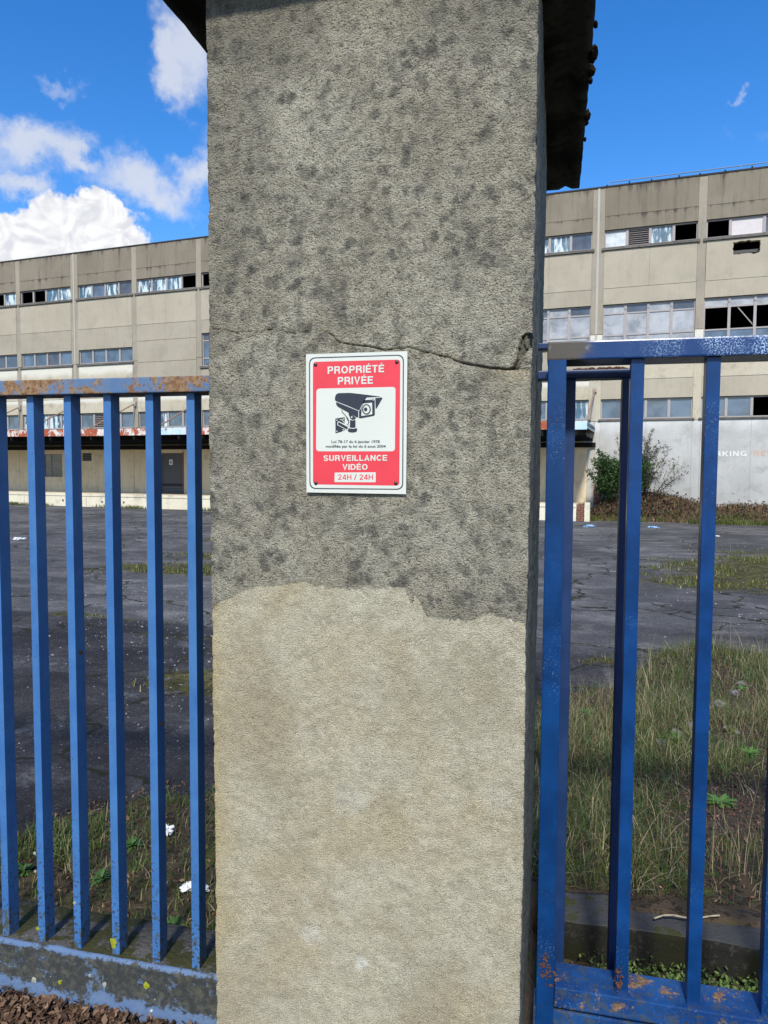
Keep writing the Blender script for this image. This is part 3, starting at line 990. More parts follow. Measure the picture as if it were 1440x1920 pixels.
# shell: roof, floors, ends, back wall
U0, U1 = PIL[0]*S, PIL[-1]*S
obj('roof', boxm(U0+.02, U1-.02, .26, 16, BZ(9.2), BZ(9.4)), M['interior_dark'], bld)
for z_ in (2.72, 4.86, 7.6):
    obj('floor_slab', boxm(U0+.3, U1-.3, .262, 15.7, BZ(z_)-.12, BZ(z_)), M['interior_dark'], bld)
obj('floor_slab', boxm(U0+.3, U1-.3, .25, 15.7, BZ(.50), BZ(.60)), M['interior_dark'], bld)
obj('back_wall', boxm(U0+.02, U1-.02, 15.75, 16, BZ(-.3), BZ(9.2)-.004), M['interior_dark'], bld)
for ux in (U0+.0, U1-.25):
    obj('end_wall', boxm(ux, ux+.25, .262, 15.74, BZ(-.3), BZ(9.66)), M['beige_concrete'], bld)
for p in PIL[1:-1]:
    obj('column', boxm(p*S-.2, p*S+.2, 5.0, 5.4, BZ(.62), BZ(9.2)-.01), M['interior_dark'], bld)
# roof railing on the right part
rl = obj('roof_railing', tube(bmesh.new(), (-1.48*S, .5, BZ(9.93)), (9.2*S, .5, BZ(9.93)), .022, 6), M['railing_metal'], bld)
obj('rail', tube(bmesh.new(), (-1.48*S, .5, BZ(9.82)), (9.2*S, .5, BZ(9.82)), .018, 6), M['railing_metal'], rl)
for q in range(4):
    obj('post', tube(bmesh.new(), ((-1.48+3.45*q)*S, .5, BZ(9.5)), ((-1.48+3.45*q)*S, .5, BZ(9.94)), .022, 6), M['railing_metal'], rl)
# ---- canopy over the loading dock
CU0, CU1 = PIL[0]*S, -1.72*S
CY = -2.5*S
cn_ = obj('canopy', boxm(CU0, CU1, CY+.04, -.02, BZ(2.70), BZ(2.80)), M['canopy_dark'], bld)
uu = CU0
while uu < CU1-.01:
    w_ = min(1.9+random.uniform(-.2, .2), CU1-uu)
    if CU1-uu-w_ < .5: w_ = CU1-uu
    m_ = 'canopy_fascia'
    if -16.4*S < uu < -14.6*S or uu+w_ > CU1-.4: m_ = 'canopy_fascia_blue'
    if -14.9*S < uu < -14.2*S: m_ = 'canopy_dark'
    dz = random.uniform(-.012, .012)
    obj('fascia_sheet', boxm(uu+.006, uu+w_-.006, CY-.01, CY+.03, BZ(2.62)+dz, BZ(2.85)+dz), M[m_], cn_)
    uu += w_
obj('end_fascia', boxm(CU1-.03, CU1, CY+.04, -.03, BZ(2.66), BZ(2.83)), M['canopy_fascia_blue'], cn_)
for q in range(34):
    uu = CU1-.4-q*1.25
    if uu < CU0: break
    obj('beam', boxm(uu-.05, uu+.05, CY+.05, -.04, BZ(2.48), BZ(2.695)), M['canopy_dark'], cn_)
for yy in (CY+.5, CY+1.9, -.35):
    obj('purlin', boxm(CU0, CU1-.05, yy, yy+.08, BZ(2.40), BZ(2.475)), M['canopy_dark'], cn_)
obj('hanging_scrap', boxm(CU1-.7, CU1-.35, CY+1.2, CY+1.24, BZ(2.47), BZ(2.62)), M['notice_white'], cn_)
# wall beam at the back of the canopy
obj('wall_beam', boxm(CU0, CU1+.05, -.12, -.025, BZ(2.22), BZ(2.36)), M['canopy_dark'], bld)
# hangers
for p in PIL[:12]:
    br = obj('hanger_bracket', boxm(p*S-.07, p*S+.07, -.12, -.02, BZ(3.83), BZ(4.0)), M['pipe_pale'], bld)
    obj('tie_rod', tube(bmesh.new(), (p*S, -.08, BZ(3.92)), (p*S, CY+.08, BZ(2.84)), .032, 6), M['bracket_rust'], br)
# ---- loading dock
DK0, DK1 = PIL[0]*S, -1.70*S
dk = obj('loading_dock', boxm(DK0, DK1-.35, CY+.02, -.01, BZ(.50), BZ(.60)), M['dock_wall'], bld)
uu = DK0
while uu < DK1-.35-.01:
    w_ = min(3.9, DK1-.35-uu)
    obj('dock_face', boxm(uu+.008, uu+w_-.008, CY, CY+.2, BZ(0), BZ(.56)), M['dock_cream'], dk)
    obj('dock_edge', boxm(uu+.004, uu+w_-.004, CY-.03, CY+.22, BZ(.565), BZ(.655)), M['dock_cream'], dk)
    uu += w_
for (uu, zz, w_, h_) in ((-15.45, .42, .28, .14), (-16.7, .38, .07, .07), (-17.6, .38, .08, .06), (-19.3, .40, .07, .08), (-22.1, .4, .05, .06)):
    obj('hole_shade', boxm(uu*S-w_*S/2, uu*S+w_*S/2, CY-.006, CY-.002, BZ(zz)-h_*S/2, BZ(zz)+h_*S/2), M['interior_dark'], dk)  # thin dark plate painted as the shade inside a hole
# broken brick end of the dock
for r_ in range(9):
    for k in range(2):
        if r_ == 8 and k == 1: continue
        x0 = DK1-.34+k*.13+(.0 if r_ % 2 else .02)
        obj('brick', boxm(x0, x0+.12, CY+.02+random.uniform(-.02, .02), CY+.24, BZ(.15)+r_*.082, BZ(.15)+r_*.082+.07), M['brick'], dk)
obj('dock_post', boxm(DK1-.06, DK1+.13, CY-.04, CY+.14, BZ(.1), BZ(.70)), M['dock_cream'], dk)
for r_ in range(10):
    obj('brick', boxm(DK1+.02, DK1+.24, -.30, -.08, BZ(.55)+r_*.082, BZ(.55)+r_*.082+.068), M['brick'], dk)


# ---- lettering
def text_mesh(s, x0, x1, z0, h, bold=0.0, spacing=1.0):
    """flat lettering in local xz, cap height h, from x0 to x1, baseline z0"""
    cu = bpy.data.curves.new('lettering', 'FONT')
    cu.body = s
    cu.size = 1
    cu.offset = bold
    cu.resolution_u = 3
    cu.space_character = spacing
    ob = bpy.data.objects.new('tmp', cu)
    COL.objects.link(ob)
    dg = bpy.context.evaluated_depsgraph_get()
    me = bpy.data.meshes.new_from_object(ob.evaluated_get(dg))
    bpy.data.objects.remove(ob)
    co = np.empty(len(me.vertices)*3, np.float32)
    me.vertices.foreach_get('co', co)
    co = co.reshape(-1, 3)
    cap = .729 if False else None
    # cap height of the built-in face measured on an H
    cu2 = bpy.data.curves.new('lettering', 'FONT'); cu2.body = 'H'; cu2.size = 1; cu2.offset = bold
    ob2 = bpy.data.objects.new('tmp', cu2); COL.objects.link(ob2)
    dg = bpy.context.evaluated_depsgraph_get()
    me2 = bpy.data.meshes.new_from_object(ob2.evaluated_get(dg))
    cap = max(v.co.y for v in me2.vertices)
    bpy.data.objects.remove(ob2)
    mn, mx = co[:, 0].min(), co[:, 0].max()
    new = np.zeros_like(co)
    new[:, 0] = x0+(co[:, 0]-mn)/(mx-mn)*(x1-x0)
    new[:, 2] = z0+co[:, 1]/cap*h
    me.vertices.foreach_set('co', new.ravel())
    me.update()
    return me


def stroke_text(s, t=.17, gap=.13, space=.34):
    """plain sans lettering built from even strokes; unit cap height; returns quads (x, z, layer) and width"""
    l, h = t/2, 1-t/2

    def arc(cx, cy, rx, ry, a0, a1, k=9):
        return [(cx+rx*math.cos(R(a0+(a1-a0)*q/k)), cy+ry*math.sin(R(a0+(a1-a0)*q/k))) for q in range(k+1)]
    m_ = .53
    bowl = lambda w, y0, y1: [(l, y1), (w-(y1-y0)/2*.9, y1)] + arc(w-(y1-y0)/2*.9-l*.0, (y0+y1)/2, (y1-y0)/2*.9-l, (y1-y0)/2, 90, -90)[1:] + [(l, y0)]
    E_ = (.62, [[(l, 0), (l, 1)], [(t, h), (.62, h)], [(t, .52), (.57, .52)], [(t, l), (.62, l)]])
    G = {
        'P': (.66, [[(l, 0), (l, 1)], bowl(.66, .45, h)]),
        'R': (.70, [[(l, 0), (l, 1)], bowl(.67, .49, h), [(.42, .49), (.60, .30), (.62, 0)]]),
        'O': (.80, [arc(.40, .5, .40-l, .5-l+.01, 0, 360, 24)]),
        'I': (t, [[(l, 0), (l, 1)]]),
        'E': E_, 'É': (.62, E_[1]+[[(.26, 1.08), (.40, 1.25)]]),
        'T': (.62, [[(.31, 0), (.31, 1-t)], [(0, h), (.62, h)]]),
        'V': (.70, [[(l*.9, 1), (.35, .05), (.70-l*.9, 1)]]),
        'S': (.67, [arc(.335, .73, .335-l, .27-l, 20, 180, 9)+arc(.335, .73, .335-l, .23, 180, 255, 5)[1:]+arc(.335, .27, .335-l, .23, 75, 0, 5)+arc(.335, .27, .335-l, .27-l, 0, -165, 9)[1:]]),
        'U': (.70, [[(l, 1), (l, .33)]+arc(.35, .33, .35-l, .33-l, 180, 360, 10)[1:]+[(.70-l, 1)]]),
        'L': (.56, [[(l, 0), (l, 1)], [(t, l), (.56, l)]]),
        'A': (.74, [[(l*.9, 0), (.37, .95), (.74-l*.9, 0)], [(.20, .30), (.54, .30)]]),
        'N': (.70, [[(l, 0), (l, 1)], [(.70-l, 0), (.70-l, 1)], [(l, .95), (.70-l, .05)]]),
        'C': (.72, [arc(.37, .5, .37-l, .5-l+.01, 35, 325, 20)]),
        'G': (.76, [arc(.38, .5, .38-l, .5-l+.01, 38, 352, 20), [(.45, .44), (.76, .44)], [(.76-l, .44), (.76-l, 0)]]),
        'K': (.70, [[(l, 0), (l, 1)], [(.62, 1), (t, .42)], [(.28, .58), (.64, 0)]]),
        'D': (.72, [[(l, 0), (l, 1)], [(t, h), (.34, h)]+arc(.34, .5, .38-l, .5-l, 90, -90, 12)[1:]+[(t, l)]]),
        '2': (.60, [arc(.30, .71, .30-l, .29-l, 170, -25, 10)+[(.09, l), ], [(.06, l), (.60, l)]]),
        '4': (.62, [[(.46, 0), (.46, 1)], [(.40, .96), (l, .28)], [(0, .25), (.62, .25)]]),
        'H': (.70, [[(l, 0), (l, 1)], [(.70-l, 0), (.70-l, 1)], [(t, .52), (.70-t, .52)]]),
        '/': (.34, [[(0.02, 0), (.32, 1)]]),
    }
    x = 0
    quads = []
    lay = 0
    for ch in s:
        if ch == ' ':
            x += space; continue
        w, pls = G[ch]
        for pl in pls:
            pts = [Vector((p_[0], p_[1])) for p_ in pl]
            closed = (pts[0]-pts[-1]).length < 1e-4
            nrm = []
            for q in range(len(pts)):
                a = pts[q-1] if q else (pts[-2] if closed else None)
                b_ = pts[q+1] if q < len(pts)-1 else (pts[1] if closed else None)
                d1 = (pts[q]-a).normalized() if a is not None else None
                d2 = (b_-pts[q]).normalized() if b_ is not None else None
                if d1 is None: d1 = d2
                if d2 is None: d2 = d1
                n1 = Vector((-d1.y, d1.x)); n2 = Vector((-d2.y, d2.x))
                mm = (n1+n2)
                mm = mm.normalized() if mm.length > 1e-3 else n1
                nrm.append(mm*min(1/max(mm.dot(n1), .3), 1.7)*t/2)
            if min(p_.y for p_ in pts) > 1.0: nrm = [v_*.62 for v_ in nrm]
            for q in range(len(pts)-1):
                A, B_ = pts[q], pts[q+1]
                quads.append(([A+nrm[q], B_+nrm[q+1], B_-nrm[q+1], A-nrm[q]], lay, x))
            lay += 1
        x += w+gap
    return quads, x-gap


def stroke_mesh(s, fn, t=.17, gap=.13, ymax=1.0):
    """fn(x 0..1, z in cap heights, layer) -> point"""
    quads, W_ = stroke_text(s, t, gap)
    bm = bmesh.new()
    for q, lay, x0 in quads:
        vs = [bm.verts.new(fn((p_.x+x0)/W_, p_.y, lay)) for p_ in q]
        try:
            f = bm.faces.new(vs)
        except ValueError:
            continue
    me = bpy.data.meshes.new('lettering')
    bm.to_mesh(me); bm.free()
    return me


def wall_text(s, u0, u1, z0, z1, mat, bold=.03, y=-.004):
    me = stroke_mesh(s, lambda a, z_, k: (u0*S+a*(u1-u0)*S, -k*.0006, BZ(z0)+z_*(BZ(z1)-BZ(z0))), .19, .20) if s != '2' else text_mesh(s, u0*S, u1*S, BZ(z0), BZ(z1)-BZ(z0), bold, 1.12)
    o = obj('painted_lettering', me, M[mat], bld)
    o.location.y = y
    return o
wall_text('PARKING', 1.155, 2.32, 1.955, 2.10, 'letter_white', .035)
wall_text('RESERVE', 2.50, 3.60, 1.965, 2.12, 'letter_red', .02)
wall_text('2', -15.02, -14.9, 1.55, 1.70, 'letter_dark', .02)

# ================================================================== PILLAR
PY = 1.55
PT = 1.08
H_CAP = 2.62
pil = thing('gate_pillar', 'tall rough concrete gate pillar with overhanging cap, pale and clean at its foot', 'pillar', ((-.767-.055)/2, PY+PT/2, 0))
PX, PYc = pil.location.x, pil.location.y


def edge_x(pts, z):
    zz = [on_y(*p, PY) for p in pts]
    return np.interp(z, [zz[1][2], zz[0][2]], [zz[1][0], zz[0][0]])
def lin(pts, z):
    a = on_y(*pts[0], PY); c_ = on_y(*pts[1], PY)
    return a[0]+(z-a[2])*(c_[0]-a[0])/(c_[2]-a[2])
zr = np.concatenate([np.arange(-.32, .18, .02), np.arange(.18, 1.755, .0042), np.arange(1.755, 1.885, .0021), np.arange(1.885, H_CAP, .0042), [H_CAP]])
# perimeter as (s along front 0..1) etc.
NF = 215
NS = 70
per = []          # (kind, t)
for k in range(NF+1): per.append((0, k/NF))
for k in range(1, NS+1): per.append((1, (k/NS)**1.3))
for k in range(1, 6): per.append((2, k/5))
for k in range(1, 40): per.append((3, (k/40)))
kind = np.array([p[0] for p in per]); tt = np.array([p[1] for p in per])
ZZ, KK = np.meshgrid(zr, kind, indexing='ij')
_, TT = np.meshgrid(zr, tt, indexing='ij')
xl = lin([(385, 0), (405, 1920)], ZZ)
xr = lin([(1012, 0), (973, 1900)], ZZ)
BX = np.where(KK == 0, xl+(xr-xl)*TT, np.where(KK == 1, xr, np.where(KK == 2, xr+(xl-xr)*TT, xl)))
BY = np.where(KK == 0, PY, np.where(KK == 1, PY+PT*TT, np.where(KK == 2, PY+PT, PY+PT*(1-TT))))
NX = np.where(KK == 1, 1.0, np.where(KK == 3, -1.0, 0.0))
NY = np.where(KK == 0, -1.0, np.where(KK == 2, 1.0, 0.0))
# roundish corner blending at the two front edges
cr = (KK == 0) & (TT > .999)
NX = np.where(cr, .7, NX); NY = np.where(cr, -.7, NY)
cl = (KK == 0) & (TT < .001)
NX = np.where(cl, -.7, NX); NY = np.where(cl, -.7, NY)
sx = np.where(KK == 0, BX, np.where(KK == 1, BX+(BY-PY), np.where(KK == 3, BX-(BY-PY), BX*2)))
disp = .0022*fbm(sx*60, ZZ*60, 4, 21, .6) + .0018*fbm(sx*14, ZZ*14, 3, 33) + .0035*fbm(sx*2.5, ZZ*2.5, 2, 35)
# crack polyline
def z7(x_, y_): return (560+x_/3.1304, 600+y_/3.1304)
def z7b(x_, y_): return (380+x_/5.538, 560+y_/5.538)
ck = [(398, 617)] + [z7b(*p) for p in ((105, 305), (240, 322), (350, 352), (390, 345), (460, 328), (600, 352), (700, 322), (780, 322), (830, 325), (900, 370), (990, 350), (1080, 350), (1180, 352), (1290, 348), (1350, 385), (1420, 460))]
ck += [z7(*p) for p in ((340, 148), (440, 160), (500, 175), (590, 168), (650, 160), (720, 180), (850, 210), (950, 245), (1060, 270), (1110, 282), (1230, 285), (1258, 272), (1280, 225), (1295, 150), (1312, 98), (1335, 78), (1380, 82))]
cw = [1.0]*len(ck)
for q, p in enumerate(ck):
    if 615 < p[0] < 720: cw[q] = 2.0
    if p[0] > 893: cw[q] = 2.6
ckw = np.array([on_y(p[0], p[1], PY)[[0, 2]] for p in ck])
cwv = np.array(cw)*.00062
wx = BX + .0025*fbm(BX*50, ZZ*50, 3, 51)
wz = ZZ + .0025*fbm(BX*50+9, ZZ*50, 3, 52)
best = np.full(BX.shape, 9.0)
bw = np.full(BX.shape, .001)
for q in range(len(ckw)-1):
    a, c_ = ckw[q], ckw[q+1]
    d = c_-a
    t_ = np.clip(((wx-a[0])*d[0]+(wz-a[1])*d[1])/(d@d), 0, 1)
    ds = np.hypot(wx-(a[0]+d[0]*t_), wz-(a[1]+d[1]*t_))
    w_ = cwv[q]+(cwv[q+1]-cwv[q])*t_
    upd = ds < best
    best = np.where(upd, ds, best); bw = np.where(upd, w_, bw)
front = (KK == 0)
crack = np.exp(-(best/bw)**2)*front
near_side = (KK == 1) & (TT < .06)
disp = disp - .008*crack
# the slab below the crack has sunk back a little on the right
cz = np.interp(BX, ckw[:-6, 0], ckw[:-6, 1])
low = (1-smooth01(ZZ-cz, -.002, .002))*smooth01(BX, -.55, -.2)*np.exp(-np.clip(cz-ZZ, 0, 9)/.10)
disp = disp - .004*low*front
# chip at the right edge
chip = [z7(*p) for p in ((1232, 290), (1262, 268), (1282, 222), (1296, 150), (1314, 96), (1336, 78), (1420, 76), (1420, 150), (1352, 165), (1322, 215), (1290, 285))]
cp = np.array([on_y(p[0], p[1], PY)[[0, 2]] for p in chip])
def in_poly(x, y, P):
    ins = np.zeros(x.shape, bool)
    j = len(P)-1
    for i_ in range(len(P)):
        c1 = ((P[i_, 1] > y) != (P[j, 1] > y)) & (x < (P[j, 0]-P[i_, 0])*(y-P[i_, 1])/(P[j, 1]-P[i_, 1]+1e-12)+P[i_, 0])
        ins ^= c1
        j = i_
    return ins
chipm = (in_poly(wx, wz, cp) & front) | (near_side & (ZZ > cp[8][1]) & (ZZ < cp[5][1]+.002))
disp = np.where(chipm, disp-.013-.006*fbm(sx*90, ZZ*90, 3, 5), disp)
# ragged arrises
edge = np.clip(1-np.minimum(np.abs(BX-xr), np.abs(BX-xl))/.012, 0, 1)*front + ((KK == 1) & (TT < .02))*1.0
disp = disp - edge*np.clip(fbm(ZZ*55, ZZ*0+2, 4, 61)-.15, 0, 1)*.006
PXv = BX + NX*disp - PX
PYv = BY + NY*disp - PYc
# --- attributes
def zb_(x_, y_): return (400+x_/2.4, 1000+y_/2.4)
bl = [zb_(*p) for p in ((0, 330), (60, 295), (110, 262), (200, 238), (300, 228), (430, 218), (520, 240), (640, 245), (760, 238), (860, 240), (905, 270), (895, 330), (960, 368), (1060, 385), (1160, 388), (1215, 362), (1300, 375), (1360, 395), (1405, 395))]
blw = np.array([on_y(p[0], p[1], PY)[[0, 2]] for p in bl])
ordr = np.argsort(blw[:, 0])
bz = np.interp(BX, blw[ordr, 0], blw[ordr, 1])
washed = smooth01(bz-ZZ + .006*fbm(BX*40, ZZ*40, 4, 71), -.013, .013)
washed = np.where(KK == 0, washed, 0.15)
darkband = np.exp(-np.clip(ZZ-bz, 0, 9)/.05)
lichen_shade = np.zeros_like(BX)
lr = np.random.default_rng(5)
for q in range(60):
    lx = lr.uniform(-.78, -.06); lz = lr.uniform(1.28, 2.42)
    if lr.random() < .5: lz = lr.uniform(1.35, 2.0)
    rr = lr.uniform(.006, .017)
    sq = lr.uniform(.6, 1.2)
    dd = np.hypot((wx-lx)/sq, (wz-lz))
    lichen_shade = np.maximum(lichen_shade, lr.uniform(.25, .6)*(1-smooth01(dd + .022*fbm(BX*60, ZZ*60, 4, 90+q % 3), rr*.2, rr*1.3)))
# darker at the left edge and right under the cap
lichen_shade = np.maximum(lichen_shade, .45*np.exp(-(BX-xl)/.03)*(fbm(BX*18, ZZ*18, 3, 4) > -.1)*smooth01(ZZ, 1.3, 1.4))
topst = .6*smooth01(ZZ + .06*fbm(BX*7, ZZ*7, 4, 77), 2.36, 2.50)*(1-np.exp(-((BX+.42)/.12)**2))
lichen_shade = np.maximum(lichen_shade, .72*topst)
lichen_shade = np.maximum(lichen_shade, .28*smooth01(fbm(BX*4+3, ZZ*3, 3, 80), .05, .5)*smooth01(ZZ, 1.85, 2.1))
lichen_shade = np.maximum(lichen_shade, .30*darkband*smooth01(fbm(BX*10+3, ZZ*10, 3, 81), -.1, .4))
w0 = on_y(625, 925, PY); lichen_shade = np.maximum(lichen_shade, .5*np.exp(-((BX-w0[0])/.05)**2)*smooth01(w0[2]-ZZ, -.01, .01)*np.exp(-np.clip(w0[2]-ZZ, 0, 9)/.06)*(.6+.6*fbm(BX*30, ZZ*12, 3, 12)))
lichen_shade = np.where(KK == 0, lichen_shade, np.where(KK == 1, .25, .4))  # side and back faces evenly darkened: shade put into the colour
lead = np.exp(-((BX+.40)/.10)**2)*smooth01(ZZ, 2.28, 2.46)
warmv = np.exp(-np.clip(BX-xl, 0, 9)/.028)*.8*smooth01(fbm(ZZ*5, ZZ*0+1, 2, 83), -.8, .0) + lead
pale = np.zeros_like(BX)
for (px_, py_, rr, am) in ((676, 1805, .022, .7), (580, 1755, .035, .35), (575, 1690, .018, .3), (655, 1500, .05, .25), (930, 1500, .05, .2)):
    w0 = on_y(px_, py_, PY)
    pale = np.maximum(pale, am*(1-smooth01(np.hypot(wx-w0[0], wz-w0[2])+.014*fbm(BX*50, ZZ*50, 3, 8), rr*.3, rr)))
fresh = low*smooth01(BX, -.22, -.1)*.6*front
dirt = np.maximum(crack*.75, np.where(chipm, .55, 0))  # dirt in the crack; the chip recess is darkened as well
nz_, npz = ZZ.shape
V = np.c_[PXv.ravel(), PYv.ravel(), ZZ.ravel()]
i = np.arange(nz_*npz).reshape(nz_, npz)
j = np.roll(i, -1, axis=1)
F = np.stack([i[:-1], j[:-1], j[1:], i[1:]], -1).reshape(-1, 4)
np_mesh('shaft', V, F, M['pillar'], pil, {'washed': np.clip(washed+fresh, 0, 1).ravel(), 'lichen': (np.clip(lichen_shade, 0, 1)*(1-.6*fresh)).ravel(), 'warm': np.clip(warmv+fresh*.4, 0, 1).ravel(),
                                          'pale': pale.ravel(), 'dirt': dirt.ravel()}, smooth=True)
# cap slab: noisy edged block with a drip groove, moss hanging from its right edge
cx0, cx1, cy0, cy1 = -.895, .072, 1.475, 2.93
bm = bmesh.new()
box(bm, cx0-PX, cx1-PX, cy0-PYc, cy1-PYc, H_CAP, H_CAP+.12)
bmesh.ops.subdivide_edges(bm, edges=bm.edges[:], cuts=36, use_grid_fill=True)
for v in bm.verts:
    k = mnoise.fractal(v.co*14, .8, 2.1, 5)
    ed = 0
    v.co += Vector((k*.003*(1 if abs(v.co.x) > .4 else .2), k*.002*(1 if abs(v.co.y) > .6 else .2), k*.001))
    # drip groove parallel to the right and left edges
    if v.co.z < H_CAP+.01:
        for gx_ in (cx1-PX-.055, cx0-PX+.055):
            if abs(v.co.x-gx_) < .014: v.co.z += .012
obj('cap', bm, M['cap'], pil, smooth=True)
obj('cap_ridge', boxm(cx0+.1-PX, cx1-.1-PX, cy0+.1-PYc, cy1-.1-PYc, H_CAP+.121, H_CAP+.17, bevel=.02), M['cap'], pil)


def clump(c_, r, seed, mat, name, parent, squash=(1, 1, 1), sub=3, k=.35):
    bm = bmesh.new()
    bmesh.ops.create_icosphere(bm, subdivisions=sub, radius=1)
    for v in bm.verts:
        f = 1+k*mnoise.fractal(v.co*2.2+Vector((seed*3.1, seed, 0)), .9, 2.2, 4)
        v.co = Vector((c_[0]+v.co.x*r*f*squash[0], c_[1]+v.co.y*r*f*squash[1], c_[2]+v.co.z*r*f*squash[2]))
    return obj(name, bm, M[mat], parent, smooth=False)
for q, (px_, py_, rr) in enumerate(((1112, 98, .017), (1107, 132, .013), (1105, 150, .008), (1101, 215, .013), (1113, 45, .007), (1113, 108, .010), (1098, 228, .008), (1098, 260, .006))):
    d = ray(px_, py_); t_ = (H_CAP+.01-EYE)/d[2]; w0 = CAM+d*t_
    clump((cx1+.004-PX, w0[1]-PYc, H_CAP+.008), rr, q, 'dark_moss', 'moss_clump', pil, (.8, 1.7, 1.1), 2)

# ================================================================== SIGN
SY = PY-.006
def sg(x_, y_, lay=0):      # enlarged-photo coordinates of the sign -> point on the sign plane
    w0 = on_y(560+x_/6.545, 650+y_/6.545, SY-.0025)
    return Vector((w0[0], SY-.0025-lay*.00022, w0[2]))
so_ = sg(710, 940)
sign = thing('warning_sign', 'red and white PROPRIÉTÉ PRIVÉE video surveillance sign screwed to the pillar', 'sign', (so_.x, SY, so_.z))
sl = Vector(sign.location)


def rounded(pts, r, seg=6):
    out = []
    n_ = len(pts)
    for q in range(n_):
        p0, p1, p2 = Vector(pts[q-1]), Vector(pts[q]), Vector(pts[(q+1) % n_])
        a = (p0-p1).normalized(); c_ = (p2-p1).normalized()
        A = p1+a*r; B_ = p1+c_*r
        for k in range(seg+1):
            t_ = k/seg
            out.append(tuple((1-t_)**2*A+2*t_*(1-t_)*p1+t_*t_*B_))
    return out


def poly_obj(name, pts, mat, lay, parent=sign, conv=sg):
    bm = bmesh.new()
    vs = [bm.verts.new(conv(p[0], p[1], lay)-sl) for p in pts]
    f = bm.faces.new(vs)
    if f.normal.y > 0: f.normal_flip()
    bmesh.ops.triangulate(bm, faces=[f])
    return obj(name, bm, M[mat], parent)


# plate, slightly thick with a faint bow
bm = bmesh.new()
corners = [(90, 93), (1335, 55), (1318, 1810), (96, 1788)]
fr_ = [sg(*c_)-sl for c_ in corners]
n_ = 12
grid = [[None]*(n_+1) for _ in range(n_+1)]
vsF = [bm.verts.new(v) for v in fr_]
vsB = [bm.verts.new(v+Vector((0, .002, 0))) for v in fr_]
bm.faces.new(vsF[::-1]); bm.faces.new(vsB)
for q in range(4): bm.faces.new((vsF[q], vsF[(q+1) % 4], vsB[(q+1) % 4], vsB[q]))
bmesh.ops.recalc_face_normals(bm, faces=bm.faces[:])
obj('plate', bm, M['sign_white'], sign)
poly_obj('border_line', rounded([(127, 133), (1292, 97), (1283, 1757), (133, 1747)], 85), 'sign_black', 1)
poly_obj('border_field', rounded([(140, 147), (1279, 111), (1270, 1744), (146, 1734)], 76), 'sign_white', 2)
poly_obj('red_field', rounded([(176, 187), (1248, 158), (1236, 1706), (177, 1690)], 45), 'sign_red', 3)
poly_obj('white_field', rounded([(219, 516), (1190, 494), (1182, 1284), (215, 1284)], 42), 'sign_white', 4)
poly_obj('hours_field', rounded([(443, 1545), (948, 1541), (946, 1664), (441, 1662)], 12), 'sign_white', 4)


def sign_text(s, x0, y0, x1, y1, h, mat, bold, lay=5):
    A, B_ = sg(x0, y0, lay)-sl, sg(x1, y1, lay)-sl
    up_ = (sg(x0, y0-h, lay)-sg(x0, y0, lay))
    if s.upper() == s:
        me = stroke_mesh(s, lambda a, z_, k: A+(B_-A)*a+up_*z_+Vector((0, -.00002*k, 0)), .145 if mat == 'sign_red' else .185, .13)
        return obj('lettering', me, M[mat], sign)
    me = text_mesh(s, 0, 1, 0, 1, bold)
    for v in me.vertices:
        p_ = A+(B_-A)*v.co.x+up_*v.co.z
        v.co = p_
    return obj('lettering', me, M[mat], sign)
sign_text('PROPRIÉTÉ', 357, 335, 1050, 314, 90, 'sign_white', .028)
sign_text('PRIVÉE', 482, 466, 914, 456, 92, 'sign_white', .028)
sign_text('Loi 78-17 du 6 janvier 1978', 403, 1183, 996, 1183, 34, 'sign_black', .022)
sign_text('modifiée par la loi du 6 aout 2004', 334, 1239, 1070, 1239, 32, 'sign_black', .026)
sign_text('SURVEILLANCE', 307, 1403, 1088, 1400, 70, 'sign_white', .028)
sign_text('VIDÉO', 540, 1512, 848, 1511, 70, 'sign_white', .028)
sign_text('24H / 24H', 483, 1634, 914, 1633, 66, 'sign_red', .012)


# surveillance camera pictogram, traced as flat print
def pc(x_, y_, lay=0):
    w0 = on_y(600+x_/11.077, 730+y_/11.077, SY-.0025)
    return Vector((w0[0], SY-.0025-lay*.00022, w0[2]))
def P(pts, mat='sign_black', lay=5, name='pictogram'):
    return poly_obj(name, pts, mat, lay, sign, pc)
def ell(cx, cy, rx, ry, n_=20):
    return [(cx+rx*math.cos(2*math.pi*k/n_), cy+ry*math.sin(2*math.pi*k/n_)) for k in range(n_)]
P([(312, 195), (320, 140), (345, 100), (385, 80), (620, 74), (860, 100), (1255, 150), (1250, 158), (970, 172), (925, 200), (900, 250), (870, 330), (822, 432), (800, 438), (560, 335), (340, 250), (316, 232)])
P([(1150, 182), (1285, 168), (1302, 185), (1175, 405), (1158, 400), (1160, 240)])
P([(332, 275), (350, 268), (560, 352), (798, 450), (798, 592), (745, 575), (560, 470), (380, 370), (345, 330)])
P([(812, 455), (852, 400), (905, 290), (925, 222), (950, 200), (1110, 195), (1140, 225), (1142, 530), (1122, 553), (960, 585), (840, 606), (812, 600)])
P([(868, 400), (905, 295), (1084, 278), (1090, 518), (862, 556)], 'sign_white', 6)
P([(935, 212), (960, 200), (1100, 205), (1120, 225), (1118, 238), (1095, 218), (940, 222)], 'sign_white', 6)
P(ell(968, 418, 92, 110), lay=7)
P(ell(968, 418, 66, 84), 'sign_white', 8)
P(ell(952, 418, 36, 42), lay=9)
P([(590, 500), (620, 500), (752, 590), (748, 604), (718, 630), (680, 637), (650, 624), (622, 585)], lay=5)
P(ell(662, 578, 17, 18, 10), 'sign_white', 6)
P([(625, 636), (680, 648), (740, 636), (740, 795), (680, 803), (623, 795)], lay=5)
P([(585, 812), (620, 812), (690, 820), (772, 806), (774, 868), (742, 892), (672, 902), (612, 892), (585, 878)], lay=5)
